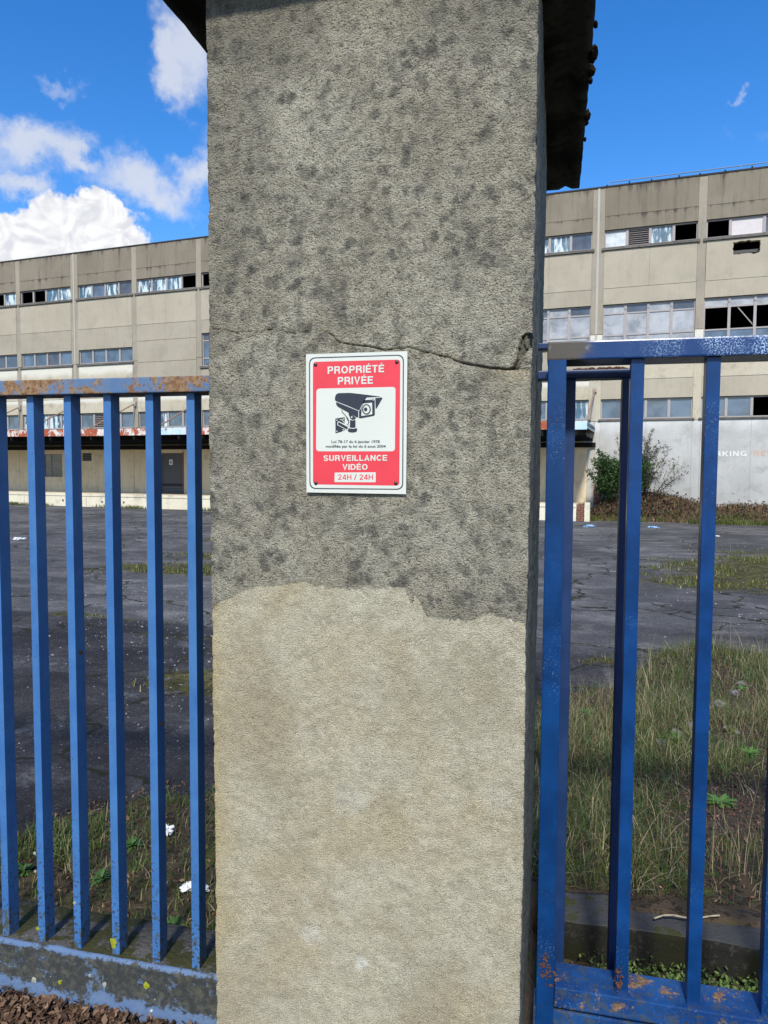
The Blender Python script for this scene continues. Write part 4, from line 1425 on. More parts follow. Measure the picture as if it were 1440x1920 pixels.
P([(322, 607), (515, 578), (518, 850), (440, 885), (325, 916)], lay=5)
P([(362, 690), (385, 662), (600, 757), (586, 846), (560, 848), (362, 742)], 'sign_white', 6)
P([(378, 695), (396, 684), (585, 785), (568, 838), (378, 735)], lay=7)
P([(400, 628), (450, 620), (505, 670), (518, 712), (495, 700), (455, 650)], 'sign_white', 6)
P([(415, 636), (445, 632), (500, 685), (508, 700), (440, 668)], lay=7)
for (a, c_) in ((357, 640), (487, 618), (488, 843), (357, 872)):
    P(ell(a, c_, 13, 14, 8), 'sign_white', 8)
P([(448, 425), (462, 425), (472, 470), (545, 548), (598, 618), (610, 680), (590, 735), (560, 745), (560, 730), (580, 722), (594, 680), (584, 625), (532, 556), (458, 478)], lay=6)
P([(560, 742), (606, 752), (606, 782), (580, 776)], lay=5)
scr = None
for (a, c_) in ((208, 222), (1205, 190), (212, 1675), (1193, 1676)):
    bm = bmesh.new()
    bmesh.ops.create_uvsphere(bm, u_segments=14, v_segments=8, radius=.0042)
    p_ = sg(a, c_, 4)-sl
    for v in bm.verts: v.co = Vector((v.co.x, v.co.y*.55, v.co.z))+p_
    obj('screw', bm, M['screw_black'], sign, smooth=True)

# ================================================================== LEFT FENCE
FY = 1.75
fence = thing('metal_fence', 'faded blue metal bar fence with rusty top rail on a low mossy plinth', 'fence', (-1.6, FY+.02, 0))
fo = Vector(fence.location)
FX0, FX1 = -4.4, -.74
def fpart(name, bm, mat, smooth=False):
    for v in bm.verts: v.co -= fo
    return obj(name, bm, M[mat], fence, smooth)
zt0 = (on_y(0, 714, FY)[2]+on_y(400, 703, FY)[2])/2
zt1 = (on_y(0, 741, FY)[2]+on_y(400, 734, FY)[2])/2
fpart('top_rail', boxm(FX0, FX1, FY, FY+.105, zt1, zt0, bevel=.003), 'rusty_blue')
lipz = (on_y(0, 1762, FY)[2]+on_y(404, 1832, FY)[2])/2
# plinth: painted face with a soft rolled lip and rough top
bm = bmesh.new()
nx_ = 220
prof = [(-.004, -.30), (-.004, -.02), (-.006, .02), (.0, .06), (.001, lipz-.02), (.0, lipz-.008), (.006, lipz), (.012, lipz), (.03, lipz-.004), (.19, lipz-.006), (.20, lipz-.03), (.20, -.30)]
rows = []
for k in range(nx_+1):
    xx = FX0+(FX1-FX0)*k/nx_
    rw = []
    for q, (yy, zz) in enumerate(prof):
        nn = mnoise.fractal(Vector((xx*9, yy*30, zz*20)), .8, 2, 4)
        rw.append(bm.verts.new((xx, FY+yy+nn*.002, zz+(nn*.003 if zz > 0 else 0))))
    rows.append(rw)
for k in range(nx_):
    for q in range(len(prof)-1):
        f = bm.faces.new((rows[k][q], rows[k+1][q], rows[k+1][q+1], rows[k][q+1]))
        f.material_index = 0 if q < 7 else 1
        f.smooth = True
for v in bm.verts: v.co -= fo
o = obj('plinth', bm, [M['plinth_paint'], M['ledge_concrete']], fence)
BARY = FY+.022
bx = [on_y(x_, 1100, BARY)[0] for x_ in (-13, 57, 125.6, 199, 276.5, 352.5)]
sp_ = (bx[-1]-bx[1])/4
barw = .0235
bm = boxm(0, barw, 0, .042, lipz-.02-0, zt1+.012, bevel=.0015)
first = None
allx = [bx[1]-sp_*k for k in range(28, 0, -1)] + bx[1:]
for k, x_ in enumerate([q for q in allx if q > FX0+.02]):
    if first is None:
        first = obj('bar', bm, M['faded_blue'], fence)
        bo = first
    else:
        bo = first.copy(); COL.objects.link(bo); bo.parent = fence
    bo.location = Vector((x_, BARY, 0))-fo
    bo.rotation_euler = (0, 0, R(random.uniform(-1.2, 1.2)))
    # moss gathered at the foot of each bar
# lichen spots on bars and plinth
def spot(px_, py_, Y_, r, mat, seed):
    w0 = on_y(px_, py_, Y_)
    clump((w0[0]-fo.x, Y_-fo.y, w0[2]-fo.z), r, seed, mat, 'lichen_patch', fence, (1, .25, 1.1), 2, .5)
spot(212, 1766, BARY, .010, 'lichen_yellow', 1)
spot(213, 1774, BARY, .007, 'lichen_yellow', 2)
spot(71, 1741, BARY, .006, 'lichen_yellow', 3)
spot(65, 1600, BARY, .0045, 'lichen_grey', 4)
spot(66, 1634, BARY, .004, 'lichen_grey', 5)
spot(140, 1693, BARY, .005, 'lichen_grey', 6)
spot(64, 1838, FY-.002, .008, 'lichen_grey', 7)
spot(112, 1842, FY-.002, .006, 'lichen_yellow', 8)
spot(275, 1848, FY-.002, .009, 'lichen_yellow', 9)
spot(196, 1846, FY-.002, .007, 'lichen_grey', 10)
spot(151, 1223, BARY+.006, .006, 'dark_moss', 11)
spot(302, 1358, BARY+.006, .005, 'dark_moss', 12)
spot(168, 1829, FY-.002, .005, 'lichen_grey', 13)

# ================================================================== GATE GUIDE FRAME (behind the gate, fixed to the pillar)
GY = 1.85
QY = 2.03
def gx(px_, Y_, py_=1200): return on_y(px_, py_, Y_)[0]
gf = thing('guide_frame', 'dark navy metal guide frame standing behind the gate next to the pillar', 'gate frame', (.10, QY+.03, -.28))
go = Vector(gf.location)
def gpart(name, bm, mat, root, off):
    for v in bm.verts: v.co -= off
    return obj(name, bm, M[mat], root)
qt0 = on_y(1120, 692, QY)[2]; qt1 = on_y(1120, 709, QY)[2]
qxl0, qxl1 = gx(1040, QY, 1000), gx(1074, QY, 1000)
qxr0, qxr1 = gx(1161, QY, 1000), gx(1180, QY, 1000)
gpart('top_bar', boxm(-.055+.004, qxr1, QY, QY+.06, qt1, qt0, bevel=.004), 'guide_blue', gf, go)
gpart('stile', boxm(qxl0, qxl1, QY+.003, QY+.06, -.29, qt1-.001, bevel=.003), 'guide_blue', gf, go)
gpart('stile', boxm(qxr0, qxr1, QY+.001, QY+.06, -.29, qt1-.001, bevel=.003), 'guide_blue', gf, go)
# rusty flaking crust on top of the bar
bm = bmesh.new()
for k in range(60):
    xx = random.uniform(.04, qxr1-.01); rr = random.uniform(.004, .010)
    m_ = Matrix.Translation((xx, QY+random.uniform(.003, .05), qt0+.002)) @ Matrix.Diagonal((rr, rr*.8, rr*.55, 1))
    bmesh.ops.create_icosphere(bm, subdivisions=1, radius=1, matrix=m_)
gpart('rust_crust', bm, 'rust', gf, go)
# horizontal link bar between pillar and gate at the top
gpart('wall_tie', boxm(-.052, .02, QY+.062, QY+.10, on_y(1020, 650, QY+.06)[2]-.005, on_y(1020, 643, QY+.06)[2], bevel=.002), 'guide_blue', gf, go)

# ================================================================== SLIDING GATE
gate = thing('sliding_gate', 'deep blue sliding metal bar gate with chipped speckled paint right of the pillar', 'gate', (1.2, GY+.03, .10))
ga = Vector(gate.location)
GX0 = -.024
GX1 = 3.2
rt = on_y(1235, 634, GY)[2]; rb = on_y(1235, 670, GY)[2]
gpart('top_rail', boxm(GX0+.001, GX1, GY, GY+.125, rb, rt, bevel=.004), 'bare_corner', gate, ga)
lz = (on_y(1043, 1852, GY)[2]+on_y(1440, 1912, GY)[2])/2
st1 = gx(1052, GY, 1200)
gpart('stile', boxm(GX0+.003, st1, GY+.001, GY+.058, .10, rb+.02, bevel=.003), 'gate_blue', gate, ga)
gpart('bottom_rail', boxm(st1+.001, GX1, GY-.002, GY+.10, lz-.055, lz, bevel=.004), 'gate_blue_foot', gate, ga)
gpart('lower_track', boxm(gx(1012, GY), GX1, GY+.012, GY+.085, lz-.13, lz-.072, bevel=.004), 'gate_blue_foot', gate, ga)
xa, xb = gx(1171, GY, 1200), gx(1311, GY, 1200)
gs = xb-xa
gbar = None
for k in range(int((GX1-xa)/gs)+1):
    x_ = xa+gs*k
    if gbar is None:
        gbar = obj('bar', boxm(0, .0315, 0, .036, lz-.012, rb+.012, bevel=.002), M['gate_blue'], gate)
        bo = gbar
    else:
        bo = gbar.copy(); COL.objects.link(bo); bo.parent = gate
    bo.location = Vector((x_, GY+.014, 0))-ga
    bo.rotation_euler = (0, 0, R(random.uniform(-.8, .8)))
# rust at weld feet
for (px_, py_, s_) in ((1158, 1845, .013), (1022, 1800, .012), (1028, 1830, .016), (1160, 1822, .008)):
    w0 = on_y(px_, py_, GY-.001)
    bm = bmesh.new()
    for k in range(26):
        a_ = random.gauss(0, .55)*s_; b__ = random.gauss(0, .9)*s_; rr = random.uniform(.08, .30)*s_
        m_ = Matrix.Translation((w0[0]-ga.x+a_, GY-.001-ga.y, w0[2]-ga.z+b__)) @ Matrix.Rotation(random.uniform(0, 3), 4, 'Y') @ Matrix.Diagonal((rr*random.uniform(.6, 1.5), .0012, rr, 1))
        bmesh.ops.create_icosphere(bm, subdivisions=1, radius=1, matrix=m_)
    obj('rust_patch', bm, M['rust'], gate)

# concrete edge of the trench behind the gate
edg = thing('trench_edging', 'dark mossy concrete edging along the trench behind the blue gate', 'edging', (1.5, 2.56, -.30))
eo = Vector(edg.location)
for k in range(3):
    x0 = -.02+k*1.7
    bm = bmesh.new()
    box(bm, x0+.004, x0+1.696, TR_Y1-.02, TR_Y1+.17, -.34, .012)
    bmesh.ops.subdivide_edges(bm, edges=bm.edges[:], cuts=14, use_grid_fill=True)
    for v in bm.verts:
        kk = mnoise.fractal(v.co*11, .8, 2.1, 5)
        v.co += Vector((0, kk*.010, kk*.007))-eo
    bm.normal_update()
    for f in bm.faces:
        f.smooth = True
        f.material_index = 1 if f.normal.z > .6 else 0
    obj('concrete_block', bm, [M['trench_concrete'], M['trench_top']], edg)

# ================================================================== PLANTS
def blades(name, n_, pos, hrange, lean, w, cols, seed, kind='stuff', seg=3, label=None, cat=None, stiff=0.4):
    r_ = np.random.default_rng(seed)
    P0 = pos
    n_ = len(P0)
    h_ = r_.uniform(hrange[0], hrange[1], n_)*(P0[:, 3] if P0.shape[1] > 3 else 1)
    az = r_.uniform(0, 2*np.pi, n_)
    ln = r_.uniform(.1, 1, n_)**1.3*lean
    wd = r_.uniform(.7, 1.3, n_)*w
    faz = az+np.pi/2+r_.uniform(-.5, .5, n_)
    cols = np.array(cols)
    ci = r_.integers(0, len(cols), n_)
    col = cols[ci]*r_.uniform(.65, 1.25, (n_, 1))
    V = []; C = []
    for s_ in range(seg+1):
        t_ = s_/seg
        off = h_*ln*(t_**1.8)
        zz = h_*(t_ - stiff*ln*t_**2.2*.6)
        cx = P0[:, 0]+np.cos(az)*off; cy = P0[:, 1]+np.sin(az)*off; cz = P0[:, 2]+zz-.004
        ww = wd*(1-t_)**.7*.5
        if s_ < seg:
            V.append(np.stack([cx-np.cos(faz)*ww, cy-np.sin(faz)*ww, cz], -1))
            V.append(np.stack([cx+np.cos(faz)*ww, cy+np.sin(faz)*ww, cz], -1))
            C += [col, col]
        else:
            V.append(np.stack([cx, cy, cz], -1)); C.append(col)
    VV = np.concatenate(V); CC = np.concatenate(C)
    idx = np.arange(n_)
    F = []
    for s_ in range(seg-1):
        a = idx+2*s_*n_; b__ = idx+(2*s_+1)*n_; c_ = idx+(2*s_+3)*n_; d_ = idx+(2*s_+2)*n_
        F.append(np.stack([a, b__, c_], -1)); F.append(np.stack([a, c_, d_], -1))
    a = idx+2*(seg-1)*n_; b__ = idx+(2*seg-1)*n_; c_ = idx+(2*seg)*n_
    F.append(np.stack([a, b__, c_], -1))
    o = np_mesh(name, VV, np.concatenate(F), M['grass_blade'], attrs={'tint': CC})
    return tag(o, label, cat, kind=kind)


def scatter(n_, x0, x1, y0, y1, dens, seed):
    r_ = np.random.default_rng(seed)
    x_ = r_.uniform(x0, x1, n_); y_ = r_.uniform(y0, y1, n_)
    d_ = dens(x_, y_)
    k = r_.random(n_) < d_
    x_, y_, d_ = x_[k], y_[k], d_[k]
    return np.stack([x_, y_, ground_z(x_, y_), .6+.5*d_], -1)


GREEN = [(.055, .105, .020), (.080, .130, .025), (.045, .085, .022), (.110, .150, .035)]
STRAW = [(.34, .28, .15), (.42, .36, .21), (.25, .20, .11), (.30, .26, .13)]
REDB = [(.17, .09, .055), (.22, .13, .08), (.13, .075, .05)]
MOSSC = [(.10, .10, .018), (.15, .15, .03), (.06, .065, .015)]
# left strip behind the fence: short clumpy grass
def dl(x_, y_):
    f = soil_far_left(x_)
    base = smooth01(fbm(x_*3.2, y_*3.2, 3, 101), -.12, .35)
    return np.clip(base+.3, 0, 1)*(y_ < f-.05)*(y_ > 2.0)
blades('grass', 0, scatter(75000, -4.2, -.3, 1.98, 3.6, dl, 1), (.02, .085), 1.5, .0032, GREEN*3+STRAW[:2]+MOSSC[:1], 2, label='green and straw grass tufts in the strip behind the left fence', cat='grass')
# right bank: long dry grass over green
def dr(x_, y_):
    f = soil_far_right(x_)
    path = np.exp(-((y_-(3.35+.62*(x_-.6)))/.34)**2)*(x_ > .5)      # bare leaf-covered strip along the kerb stones
    base = .30+.85*smooth01(fbm(x_*2.4, y_*2.4, 4, 111), -.25, .3)
    return np.clip(base*(y_ < f)*(y_ > 2.70)*(1-.85*path), 0, 1)
blades('grass', 0, scatter(135000, -.6, 4.6, 2.68, 7.4, dr, 3), (.03, .14), 1.9, .0032, GREEN*4+STRAW+MOSSC+REDB[:1], 4, label='dense mixed green grass on the bank behind the gate', cat='grass')
def dr2(x_, y_):
    f = soil_far_right(x_)
    return np.clip((.04+1.0*smooth01(fbm(x_*1.9+4, y_*1.9, 4, 121), -.05, .4))*(y_ < f+.15)*(y_ > 2.9)*(1-.45*smooth01(x_, 1.6, 2.4)*(y_ < 5.6)), 0, 1)
blades('dry_grass', 0, scatter(20000, -.3, 4.6, 2.9, 7.6, dr2, 5), (.12, .36), 1.6, .0018, STRAW*2+REDB+[(.16, .17, .07)], 6, seg=4, label='tall dry straw coloured grass stems on the bank behind the gate', cat='grass')
# moss and weeds on asphalt
def dm(x_, y_):
    mm = moss_mask(x_, y_)
    return np.clip((mm-.25)*1.3, 0, 1)*smooth01(fbm(x_*2.2, y_*2.2, 3, 131), -.2, .2)
pm = scatter(260000, -9, 9, 4.0, 19, dm, 7)
blades('moss_tufts', 0, pm, (.02, .09), .9, .010, MOSSC*2+GREEN[:2]+STRAW[:1], 8, seg=2, label='low moss and weed patches on the cracked asphalt', cat='moss')
# weeds at the dock foot and wall foot
def local_pts(n_, u0, u1, d0, d1, dens, seed):
    r_ = np.random.default_rng(seed)
    u_ = r_.uniform(u0, u1, n_); d_ = r_.uniform(d0, d1, n_)
    k = r_.random(n_) < dens(u_, d_)
    u_, d_ = u_[k], d_[k]
    x_ = u_*BD[0]+d_*BN[0]; y_ = u_*BD[1]+d_*BN[1]
    return np.stack([x_, y_, ground_z(x_, y_), np.ones(len(x_))], -1)
DF = DW-2.5*S
pp = local_pts(14000, -36, -3, DF-.5, DF-.03, lambda u_, d_: smooth01(fbm(u_*.45, d_*0+1, 3, 141), .0, .5), 9)
blades('grass', 0, pp, (.05, .22), .8, .02, GREEN+MOSSC+REDB[:1], 10, seg=2, label='weeds growing along the foot of the loading dock', cat='weeds')
pp = local_pts(26000, -2.6, 9, 28.6, 31.0, lambda u_, d_: .7+0*u_, 11)
blades('grass', 0, pp, (.06, .28), .9, .018, REDB*4+MOSSC+GREEN[:1]+STRAW[:1], 12, seg=2, label='reddish brown scrub on the earth bank under the right wall', cat='scrub')
pp = local_pts(20000, -2.6, 9, 28.2, 29.6, lambda u_, d_: smooth01(fbm(u_*1.2, d_*2, 3, 151), -.2, .3), 13)
blades('grass', 0, pp, (.06, .26), .9, .022, GREEN+MOSSC*2, 14, seg=2, label='green fringe where the earth bank meets the asphalt', cat='weeds')


# dead leaves
def leaves(name, pts, size, cols, seed, label, mat='dead_leaf', cat='leaves', lift=.012):
    r_ = np.random.default_rng(seed)
    n_ = len(pts)
    s_ = r_.uniform(.5, 1.2, n_)*size
    az = r_.uniform(0, 2*np.pi, n_)
    ti = r_.uniform(-.9, .9, n_); tj = r_.uniform(-.9, .9, n_)
    e1 = np.stack([np.cos(az)*np.cos(ti), np.sin(az)*np.cos(ti), np.sin(ti)], -1)
    e2 = np.stack([-np.sin(az)*np.cos(tj), np.cos(az)*np.cos(tj), np.sin(tj)], -1)
    nn = np.cross(e1, e2)
    c0 = pts[:, :3]+np.array([0, 0, 1])*(r_.uniform(0, 1, n_)*lift)[:, None]
    cu = r_.uniform(-.5, .6, n_)[:, None]*s_[:, None]
    V = [c0-e1*s_[:, None], c0-e2*s_[:, None]*.55+nn*cu*.5, c0+e1*s_[:, None]+nn*cu*.3, c0+e2*s_[:, None]*.55+nn*cu*.5, c0+nn*cu*.0]
    VV = np.concatenate(V)
    i_ = np.arange(n_)
    F = np.concatenate([np.stack([i_+a*n_, i_+b__*n_, i_+4*n_], -1) for a, b__ in ((0, 1), (1, 2), (2, 3), (3, 0))])
    cols = np.array(cols)
    c_ = cols[r_.integers(0, len(cols), n_)]*r_.uniform(.6, 1.25, (n_, 1))
    o = np_mesh(name, VV, F, M[mat], attrs={'tint': np.tile(c_, (5, 1))})
    return tag(o, label, cat, kind='stuff')
LEAF = [(.13, .072, .042), (.09, .052, .032), (.18, .115, .07), (.06, .037, .024), (.22, .14, .09)]
def ll(x_, y_):
    return np.clip(.25+.9*smooth01(fbm(x_*2.6+7, y_*2.6, 3, 161), -.3, .3), 0, 1)*(y_ < soil_far_left(x_)+.12)
leaves('dead_leaves', scatter(26000, -4.2, -.3, 1.97, 3.6, ll, 21), .010, LEAF, 22, 'brown dead leaves among the grass behind the left fence')
leaves('dead_leaves', scatter(26000, -2.6, -.72, 1.2, 1.76, lambda x_, y_: .9+0*x_, 23), .014, LEAF, 24, 'curled brown dead leaves heaped in front of the fence plinth', lift=.03)
def lr_(x_, y_):
    path = np.exp(-((y_-(3.55+.62*(x_-.6)))/.42)**2)*(x_ > .45)
    return np.clip(.12+.9*path+.45*smooth01(x_, .9, 1.6)+.5*smooth01(fbm(x_*2, y_*2, 3, 112), .0, .4), 0, 1)*(y_ < soil_far_right(x_))*(y_ > 2.68)
LEAFR = [(.20, .115, .078), (.25, .16, .115), (.15, .083, .056), (.10, .058, .04), (.17, .07, .05)]
leaves('dead_leaves', scatter(42000, -.2, 4.4, 2.68, 7, lr_, 25), .009, LEAFR, 26, 'pinkish brown dead leaves and needles on the bank behind the gate', lift=.02)
# clover in the trench
CL = [(.10, .17, .035), (.14, .20, .05), (.07, .12, .03)]
def tc(x_, y_):
    return smooth01(fbm(x_*5, y_*5, 3, 171), -.05, .25)*(x_ > 0)*(x_ < 3.5)
pt = scatter(22000, 0, 2.2, 1.95, 2.46, tc, 27)
pt[:, 2] += np.random.default_rng(3).uniform(.0, .06, len(pt))
leaves('clover', pt, .0085, CL, 28, 'low clover leaves in the trench under the gate', 'foliage', 'clover')
pt = scatter(2500, 0, 3.5, 1.85, 2.46, lambda x_, y_: .8+0*x_, 29)
leaves('dead_leaves', pt, .014, LEAF[:4], 30, 'dark leaf litter on the trench floor')
# gate-foot grass tuft in the trench
w0 = on_y(1128, 1815, 2.33)
r_ = np.random.default_rng(31)
q_ = np.stack([w0[0]+r_.normal(0, .016, 150), 2.33+r_.normal(0, .012, 150), np.full(150, -.14), np.ones(150)], -1)
blades('grass_tuft', 0, q_, (.07, .14), .5, .003, GREEN, 33, kind=None, label='single upright green grass tuft in the trench beside the guide frame', cat='grass tuft')

# pebbles and crumbs on the asphalt
def pebbles(name, pts, size, mat, seed, label):
    r_ = np.random.default_rng(seed)
    n_ = len(pts)
    s_ = r_.uniform(.4, 1.3, n_)*size
    base = np.array([(1, 0, 0), (0, 1, 0), (-1, 0, 0), (0, -1, 0), (0, 0, .8), (0, 0, -.5)], float)
    V = []
    for k in range(6):
        V.append(pts[:, :3]+base[k]*s_[:, None]*r_.uniform(.6, 1.2, (n_, 1)))
    VV = np.concatenate(V); i_ = np.arange(n_)
    F = np.concatenate([np.stack([i_+a*n_, i_+b__*n_, i_+c_*n_], -1) for a, b__, c_ in ((0, 1, 4), (1, 2, 4), (2, 3, 4), (3, 0, 4), (1, 0, 5), (2, 1, 5), (3, 2, 5), (0, 3, 5))])
    return tag(np_mesh(name, VV, F, M[mat]), label, 'pebbles', kind='stuff')
pebbles('pebbles', scatter(2200, -5, -.3, 3.2, 8, lambda x_, y_: .2+.8*smooth01(fbm(x_, y_, 3, 181), 0, .5), 41), .007, 'pebble', 42, 'small pale stone crumbs on the dark near asphalt')
pebbles('pebbles', scatter(9000, -16, 12, 5, 26, lambda x_, y_: smooth01(fbm(x_*.6, y_*.6, 3, 183), -.1, .5), 43), .013, 'pebble', 44, 'pale gravel specks over the far asphalt yard')


# individual weeds: rosettes of real leaves
def rosette(name, x_, y_, r, nl, col, seed, label, group=None, hgt=.3):
    r_ = np.random.default_rng(seed)
    z_ = gz(x_, y_)
    V = []; F = []; C = []
    for k in range(nl):
        az = 2*np.pi*k/nl+r_.uniform(-.3, .3); L = r*r_.uniform(.6, 1.1); el = r_.uniform(.15, .15+hgt)
        d = np.array([math.cos(az)*math.cos(el), math.sin(az)*math.cos(el), math.sin(el)]); s_ = np.array([-math.sin(az), math.cos(az), 0])
        o_ = len(V); wv = L*.11
        for t_, w_ in ((0, .15), (.35, .8), (.65, 1.0), (.9, .5)):
            c0 = d*L*t_+np.array([0, 0, -L*.25*t_*t_])
            V += [c0-s_*wv*w_, c0+s_*wv*w_]
        V.append(d*L+np.array([0, 0, -L*.25]))
        for q in range(3): F += [(o_+2*q, o_+2*q+1, o_+2*q+3), (o_+2*q, o_+2*q+3, o_+2*q+2)]
        F.append((o_+6, o_+7, o_+8))
        cc = np.array(col)*r_.uniform(.7, 1.2)
        C += [cc]*9
    o = np_mesh(name, V, F, M['foliage'], attrs={'tint': np.array(C)})
    o.location = (x_, y_, z_+.006)
    return tag(o, label, 'weed', group)
GW = 'broad leaved weeds on the bank behind the gate'
for q, (px_, py_, r, lb) in enumerate(((1262, 1388, .13, 'bright green rosette weed just below the pale kerb stones'), (1405, 1412, .10, 'green rosette weed right of the third gate bar, in the leaf litter'),
                                     (1350, 1505, .12, 'wide green rosette weed low on the leaf covered bank'), (1388, 1293, .09, 'small green weed among the far kerb stones'),
                                     (1100, 1340, .11, 'green weed in tall grass between guide frame stiles'))):
    w0 = on_ground(px_, py_)
    rosette('rosette_weed', w0[0], w0[1], r*.72, 38, (.085, .20, .035), 60+q, lb, GW, .5)
GL = 'green weeds behind the left fence'
for q, (px_, py_, r, lb) in enumerate(((250, 1590, .10, 'leafy green weed beside the white litter behind the fence'), (190, 1655, .09, 'green weed in the middle of the left grass strip'),
                                     (45, 1640, .10, 'broad green weed near the leftmost fence bars'), (325, 1740, .09, 'green weed close to the plinth by the pillar'))):
    w0 = on_ground(px_, py_)
    rosette('rosette_weed', w0[0], w0[1], r*.55, 34, (.065, .15, .03), 70+q, lb, GL, .9)

# diagonal line of pale kerb stones
GK = 'pale stones in a diagonal row on the bank'
ks = [((1302, 1362), .15, .07, 'large pale stone in the diagonal row, right against the second gate bar'), ((1350, 1325), .17, .08, 'longest grey stone of the diagonal row, above the bright green weed'),
      ((1378, 1303), .10, .05, 'small whitish stone near the far end of the diagonal row'), ((1392, 1285), .08, .045, 'farthest pale stone of the diagonal row'),
      ((1268, 1378), .07, .05, 'small pale stone touching the bright green weed'), ((1240, 1398), .09, .04, 'half buried grey stone at the near end of the diagonal row'),
      ((1372, 1375), .12, .06, 'flat grey stone lying apart from the diagonal row, to its right')]
for q, (pp_, L, w_, lb) in enumerate(ks):
    w0 = on_ground(*pp_)
    bm = bmesh.new()
    bmesh.ops.create_icosphere(bm, subdivisions=2, radius=1)
    for v in bm.verts:
        f = 1+.55*mnoise.fractal(v.co*1.6+Vector((q*5., 0, 0)), .8, 2, 3)
        v.co = Vector((v.co.x*L*.5*f, v.co.y*w_*.6*f, v.co.z*w_*.5*f))
    o = obj('kerb_stone', bm, M['kerb_stone'])
    o.location = (w0[0], w0[1], gz(w0[0], w0[1])+.012)
    o.rotation_euler = (.1, .1*q, R(50+random.uniform(-12, 12)))
    tag(o, lb, 'stone', GK)


# litter
def crumple(name, x_, y_, z_, s_, mat, label, cat, seed, squash=.6):
    o = clump((0, 0, 0), s_, seed, mat, name, None, (1, .8, squash), 3, .9)
    o.location = (x_, y_, z_+s_*squash*.6)
    return tag(o, label, cat)
w0 = on_ground(313, 1572); crumple('paper_scrap', w0[0], w0[1], gz(w0[0], w0[1])+.02, .026, 'litter_white', 'crumpled white paper scrap in grass right of the fifth fence bar', 'litter', 3)
w0 = on_ground(352, 1672); crumple('paper_scrap', w0[0], w0[1], gz(w0[0], w0[1])+.01, .022, 'litter_white', 'torn white paper behind the last fence bar before the pillar', 'litter', 5)
w0 = on_ground(383, 1672); crumple('paper_scrap', w0[0], w0[1], gz(w0[0], w0[1])+.01, .016, 'litter_white', 'small white scrap in the gap next to the pillar', 'litter', 6)
w0 = on_y(180, 1742, 2.02)
o = crumple('plastic_wrapper', w0[0], 2.03, gz(w0[0], 2.03)+.03, .034, 'litter_teal', 'crumpled turquoise plastic wrapper against the fence plinth', 'litter', 8, .5)
o.scale = (1.7, .8, .8)
for q, (px_, py_, s_, mt, lb) in enumerate(((1150, 966, .17, 'litter_white', 'white plastic sheet scrap on the bank below the green bush'), (1105, 988, .16, 'litter_blue', 'flat light blue plastic on the asphalt near the dock end'),
                                         (1345, 1006, .07, 'litter_white', 'small white litter piece on the asphalt right of the gate bar'), (35, 1012, .12, 'litter_white', 'long white plastic scrap on the asphalt behind the left fence'),
                                         (1225, 990, .14, 'litter_blue', 'thin bluish plastic strip on the asphalt before the right wall'))):
    w0 = on_ground(px_, py_)
    o = crumple('plastic_scrap', w0[0], w0[1], gz(w0[0], w0[1]), s_, mt, lb, 'litter', 20+q, .25)
# twig on the trench edge
w0 = on_y(1225, 1722, 2.55); w1 = on_y(1350, 1717, 2.60)
bm = bmesh.new()
pts = [Vector((w0[0]+(w1[0]-w0[0])*t_, 2.53+.07*t_+.008*math.sin(t_*9), .035+.006*math.sin(t_*6))) for t_ in np.linspace(0, 1, 8)]
for a, c_ in zip(pts[:-1], pts[1:]): tube(bm, a, c_, .0032, 6)
tag(obj('twig', bm, M['stick'], smooth=True), 'thin pale twig lying on the trench edging behind the gate', 'twig')


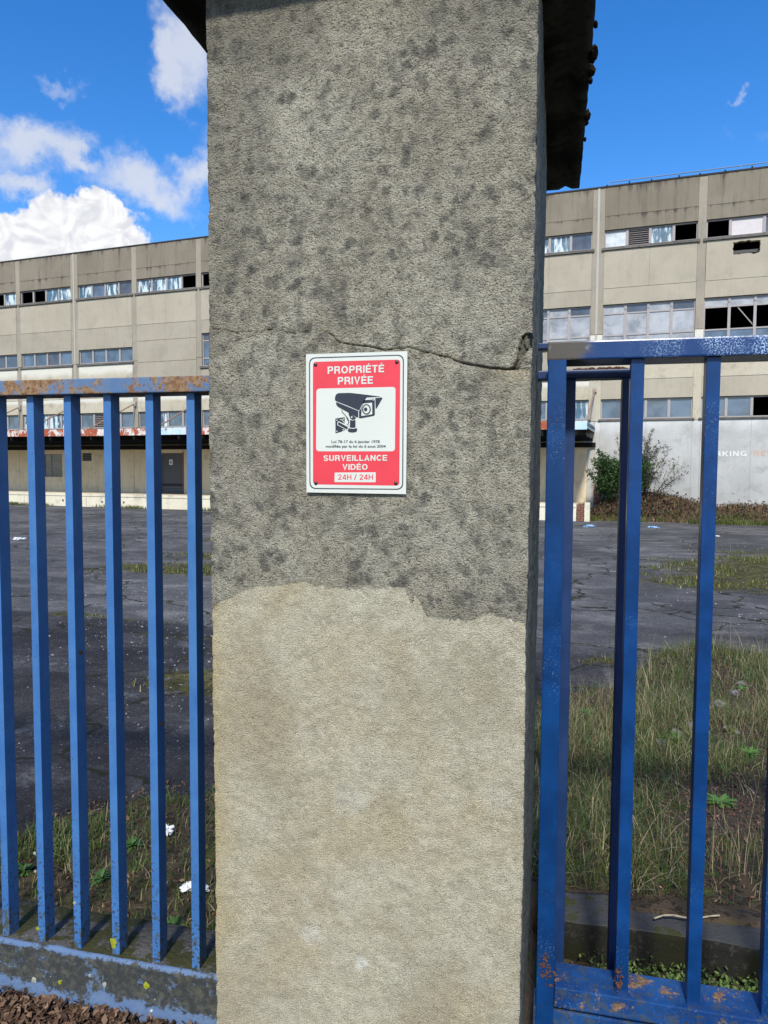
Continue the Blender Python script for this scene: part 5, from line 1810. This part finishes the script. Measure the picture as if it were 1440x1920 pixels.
# ---- shrubs before the right wall
def shrub(name, label, cat, base, hgt, spread, levels, leafn, leafs, leafcols, barkcol, seed, stems=7, lean=(0, 0)):
    root = thing(name, label, cat, base)
    rr = random.Random(seed)
    V = []; F = []; C = []; tips = []
    def seg(p, q, r0, r1):
        d = (q-p); z = d.normalized(); x = z.orthogonal().normalized(); y = z.cross(x)
        o_ = len(V)
        for (c0, r) in ((p, r0), (q, r1)):
            for k in range(3):
                a = 2.0944*k
                V.append(tuple(c0+x*math.cos(a)*r+y*math.sin(a)*r)); C.append(barkcol)
        for k in range(3):
            F.append((o_+k, o_+(k+1) % 3, o_+3+(k+1) % 3, o_+3+k))
    def grow(p, d, L, r, lv):
        n_ = 3
        for k in range(n_):
            q = p+d*(L/n_)
            seg(p, q, r, r*.82)
            r *= .82
            p = q
            d = (d+Vector((rr.uniform(-.22, .22), rr.uniform(-.22, .22), rr.uniform(-.05, .2)))).normalized()
            if lv > 0 and k > 0 or lv > 1:
                for _ in range(rr.randint(1, 2)):
                    dd = (d+Vector((rr.uniform(-.8, .8), rr.uniform(-.8, .8), rr.uniform(-.2, .5)))).normalized()
                    if lv > 0: grow(p, dd, L*rr.uniform(.5, .75), r*.6, lv-1)
            if lv <= 1: tips.append(p.copy())
        tips.append(p.copy())
    for s_ in range(stems):
        a = rr.uniform(0, 6.28)
        d = Vector((math.cos(a)*spread+lean[0], math.sin(a)*spread*.5+lean[1], 1)).normalized()
        grow(Vector((math.cos(a)*.12, math.sin(a)*.1, 0)), d, hgt*rr.uniform(.5, .8), .02, levels)
    np_mesh('branches', V, F, M['twig_bark'], root, {'tint': np.array(C)})
    r_ = np.random.default_rng(seed)
    T = np.array([tuple(t_) for t_ in tips])
    P_ = T[r_.integers(0, len(T), leafn)]+r_.normal(0, leafs*1.1, (leafn, 3))
    P_ = P_[P_[:, 2] > .02]
    s_ = r_.uniform(.5, 1.2, len(P_))*leafs
    e1 = r_.normal(0, 1, (len(P_), 3)); e1 /= np.linalg.norm(e1, axis=1)[:, None]
    e2 = np.cross(e1, r_.normal(0, 1, (len(P_), 3))); e2 /= np.linalg.norm(e2, axis=1)[:, None]
    VV = np.concatenate([P_-e1*s_[:, None], P_-e2*s_[:, None]*.5, P_+e1*s_[:, None], P_+e2*s_[:, None]*.5])
    i_ = np.arange(len(P_)); n_ = len(P_)
    FF = np.stack([i_, i_+n_, i_+2*n_, i_+3*n_], -1)
    cc = np.array(leafcols)[r_.integers(0, len(leafcols), n_)]*r_.uniform(.6, 1.3, (n_, 1))
    np_mesh('foliage', VV, FF, M['foliage'], root, {'tint': np.tile(cc, (4, 1))})
    return root
def bpt(u_, D_):
    u_ *= S; d_ = D_*S
    x_, y_ = u_*BD[0]+d_*BN[0], u_*BD[1]+d_*BN[1]
    return (x_, y_, gz(x_, y_)-.05)
shrub('green_bush', 'dark green leafy bush at the corner of dock and white wall', 'bush', bpt(-1.0, 21.5), 1.45, .85, 2, 10000, .060, [(.020, .050, .014), (.035, .075, .018), (.055, .095, .022)], (.05, .035, .025), 5, 11)
shrub('sparse_shrub', 'tall nearly bare shrub with thin twigs before the white wall', 'shrub', bpt(-.42, 21.6), 1.95, .30, 2, 2600, .034, [(.055, .060, .030), (.085, .080, .045), (.035, .045, .02)], (.055, .042, .032), 8, 5)
shrub('spreading_shrub', 'low bare twiggy shrub leaning right over the brown bank', 'shrub', bpt(-.20, 21.5), 1.45, .55, 2, 2400, .032, [(.055, .060, .030), (.085, .080, .045), (.035, .045, .02)], (.055, .042, .032), 12, 6, (.5, 0))
# brambles over the bank
pp = local_pts(5200, -2.5, 6.5, 29.0, 30.9, lambda u_, d_: np.clip(.18+.8*np.exp(-((u_+1)/1.9)**2), 0, 1), 51)
pp[:, 2] += np.abs(np.random.default_rng(9).normal(0, .12, len(pp)))
leaves('brambles', pp, .07, [(.075, .036, .026), (.10, .05, .035), (.05, .03, .022), (.05, .055, .022), (.06, .07, .025)], 52, 'tangled reddish brown brambles covering the earth bank by the wall', 'foliage', 'brambles', .1)
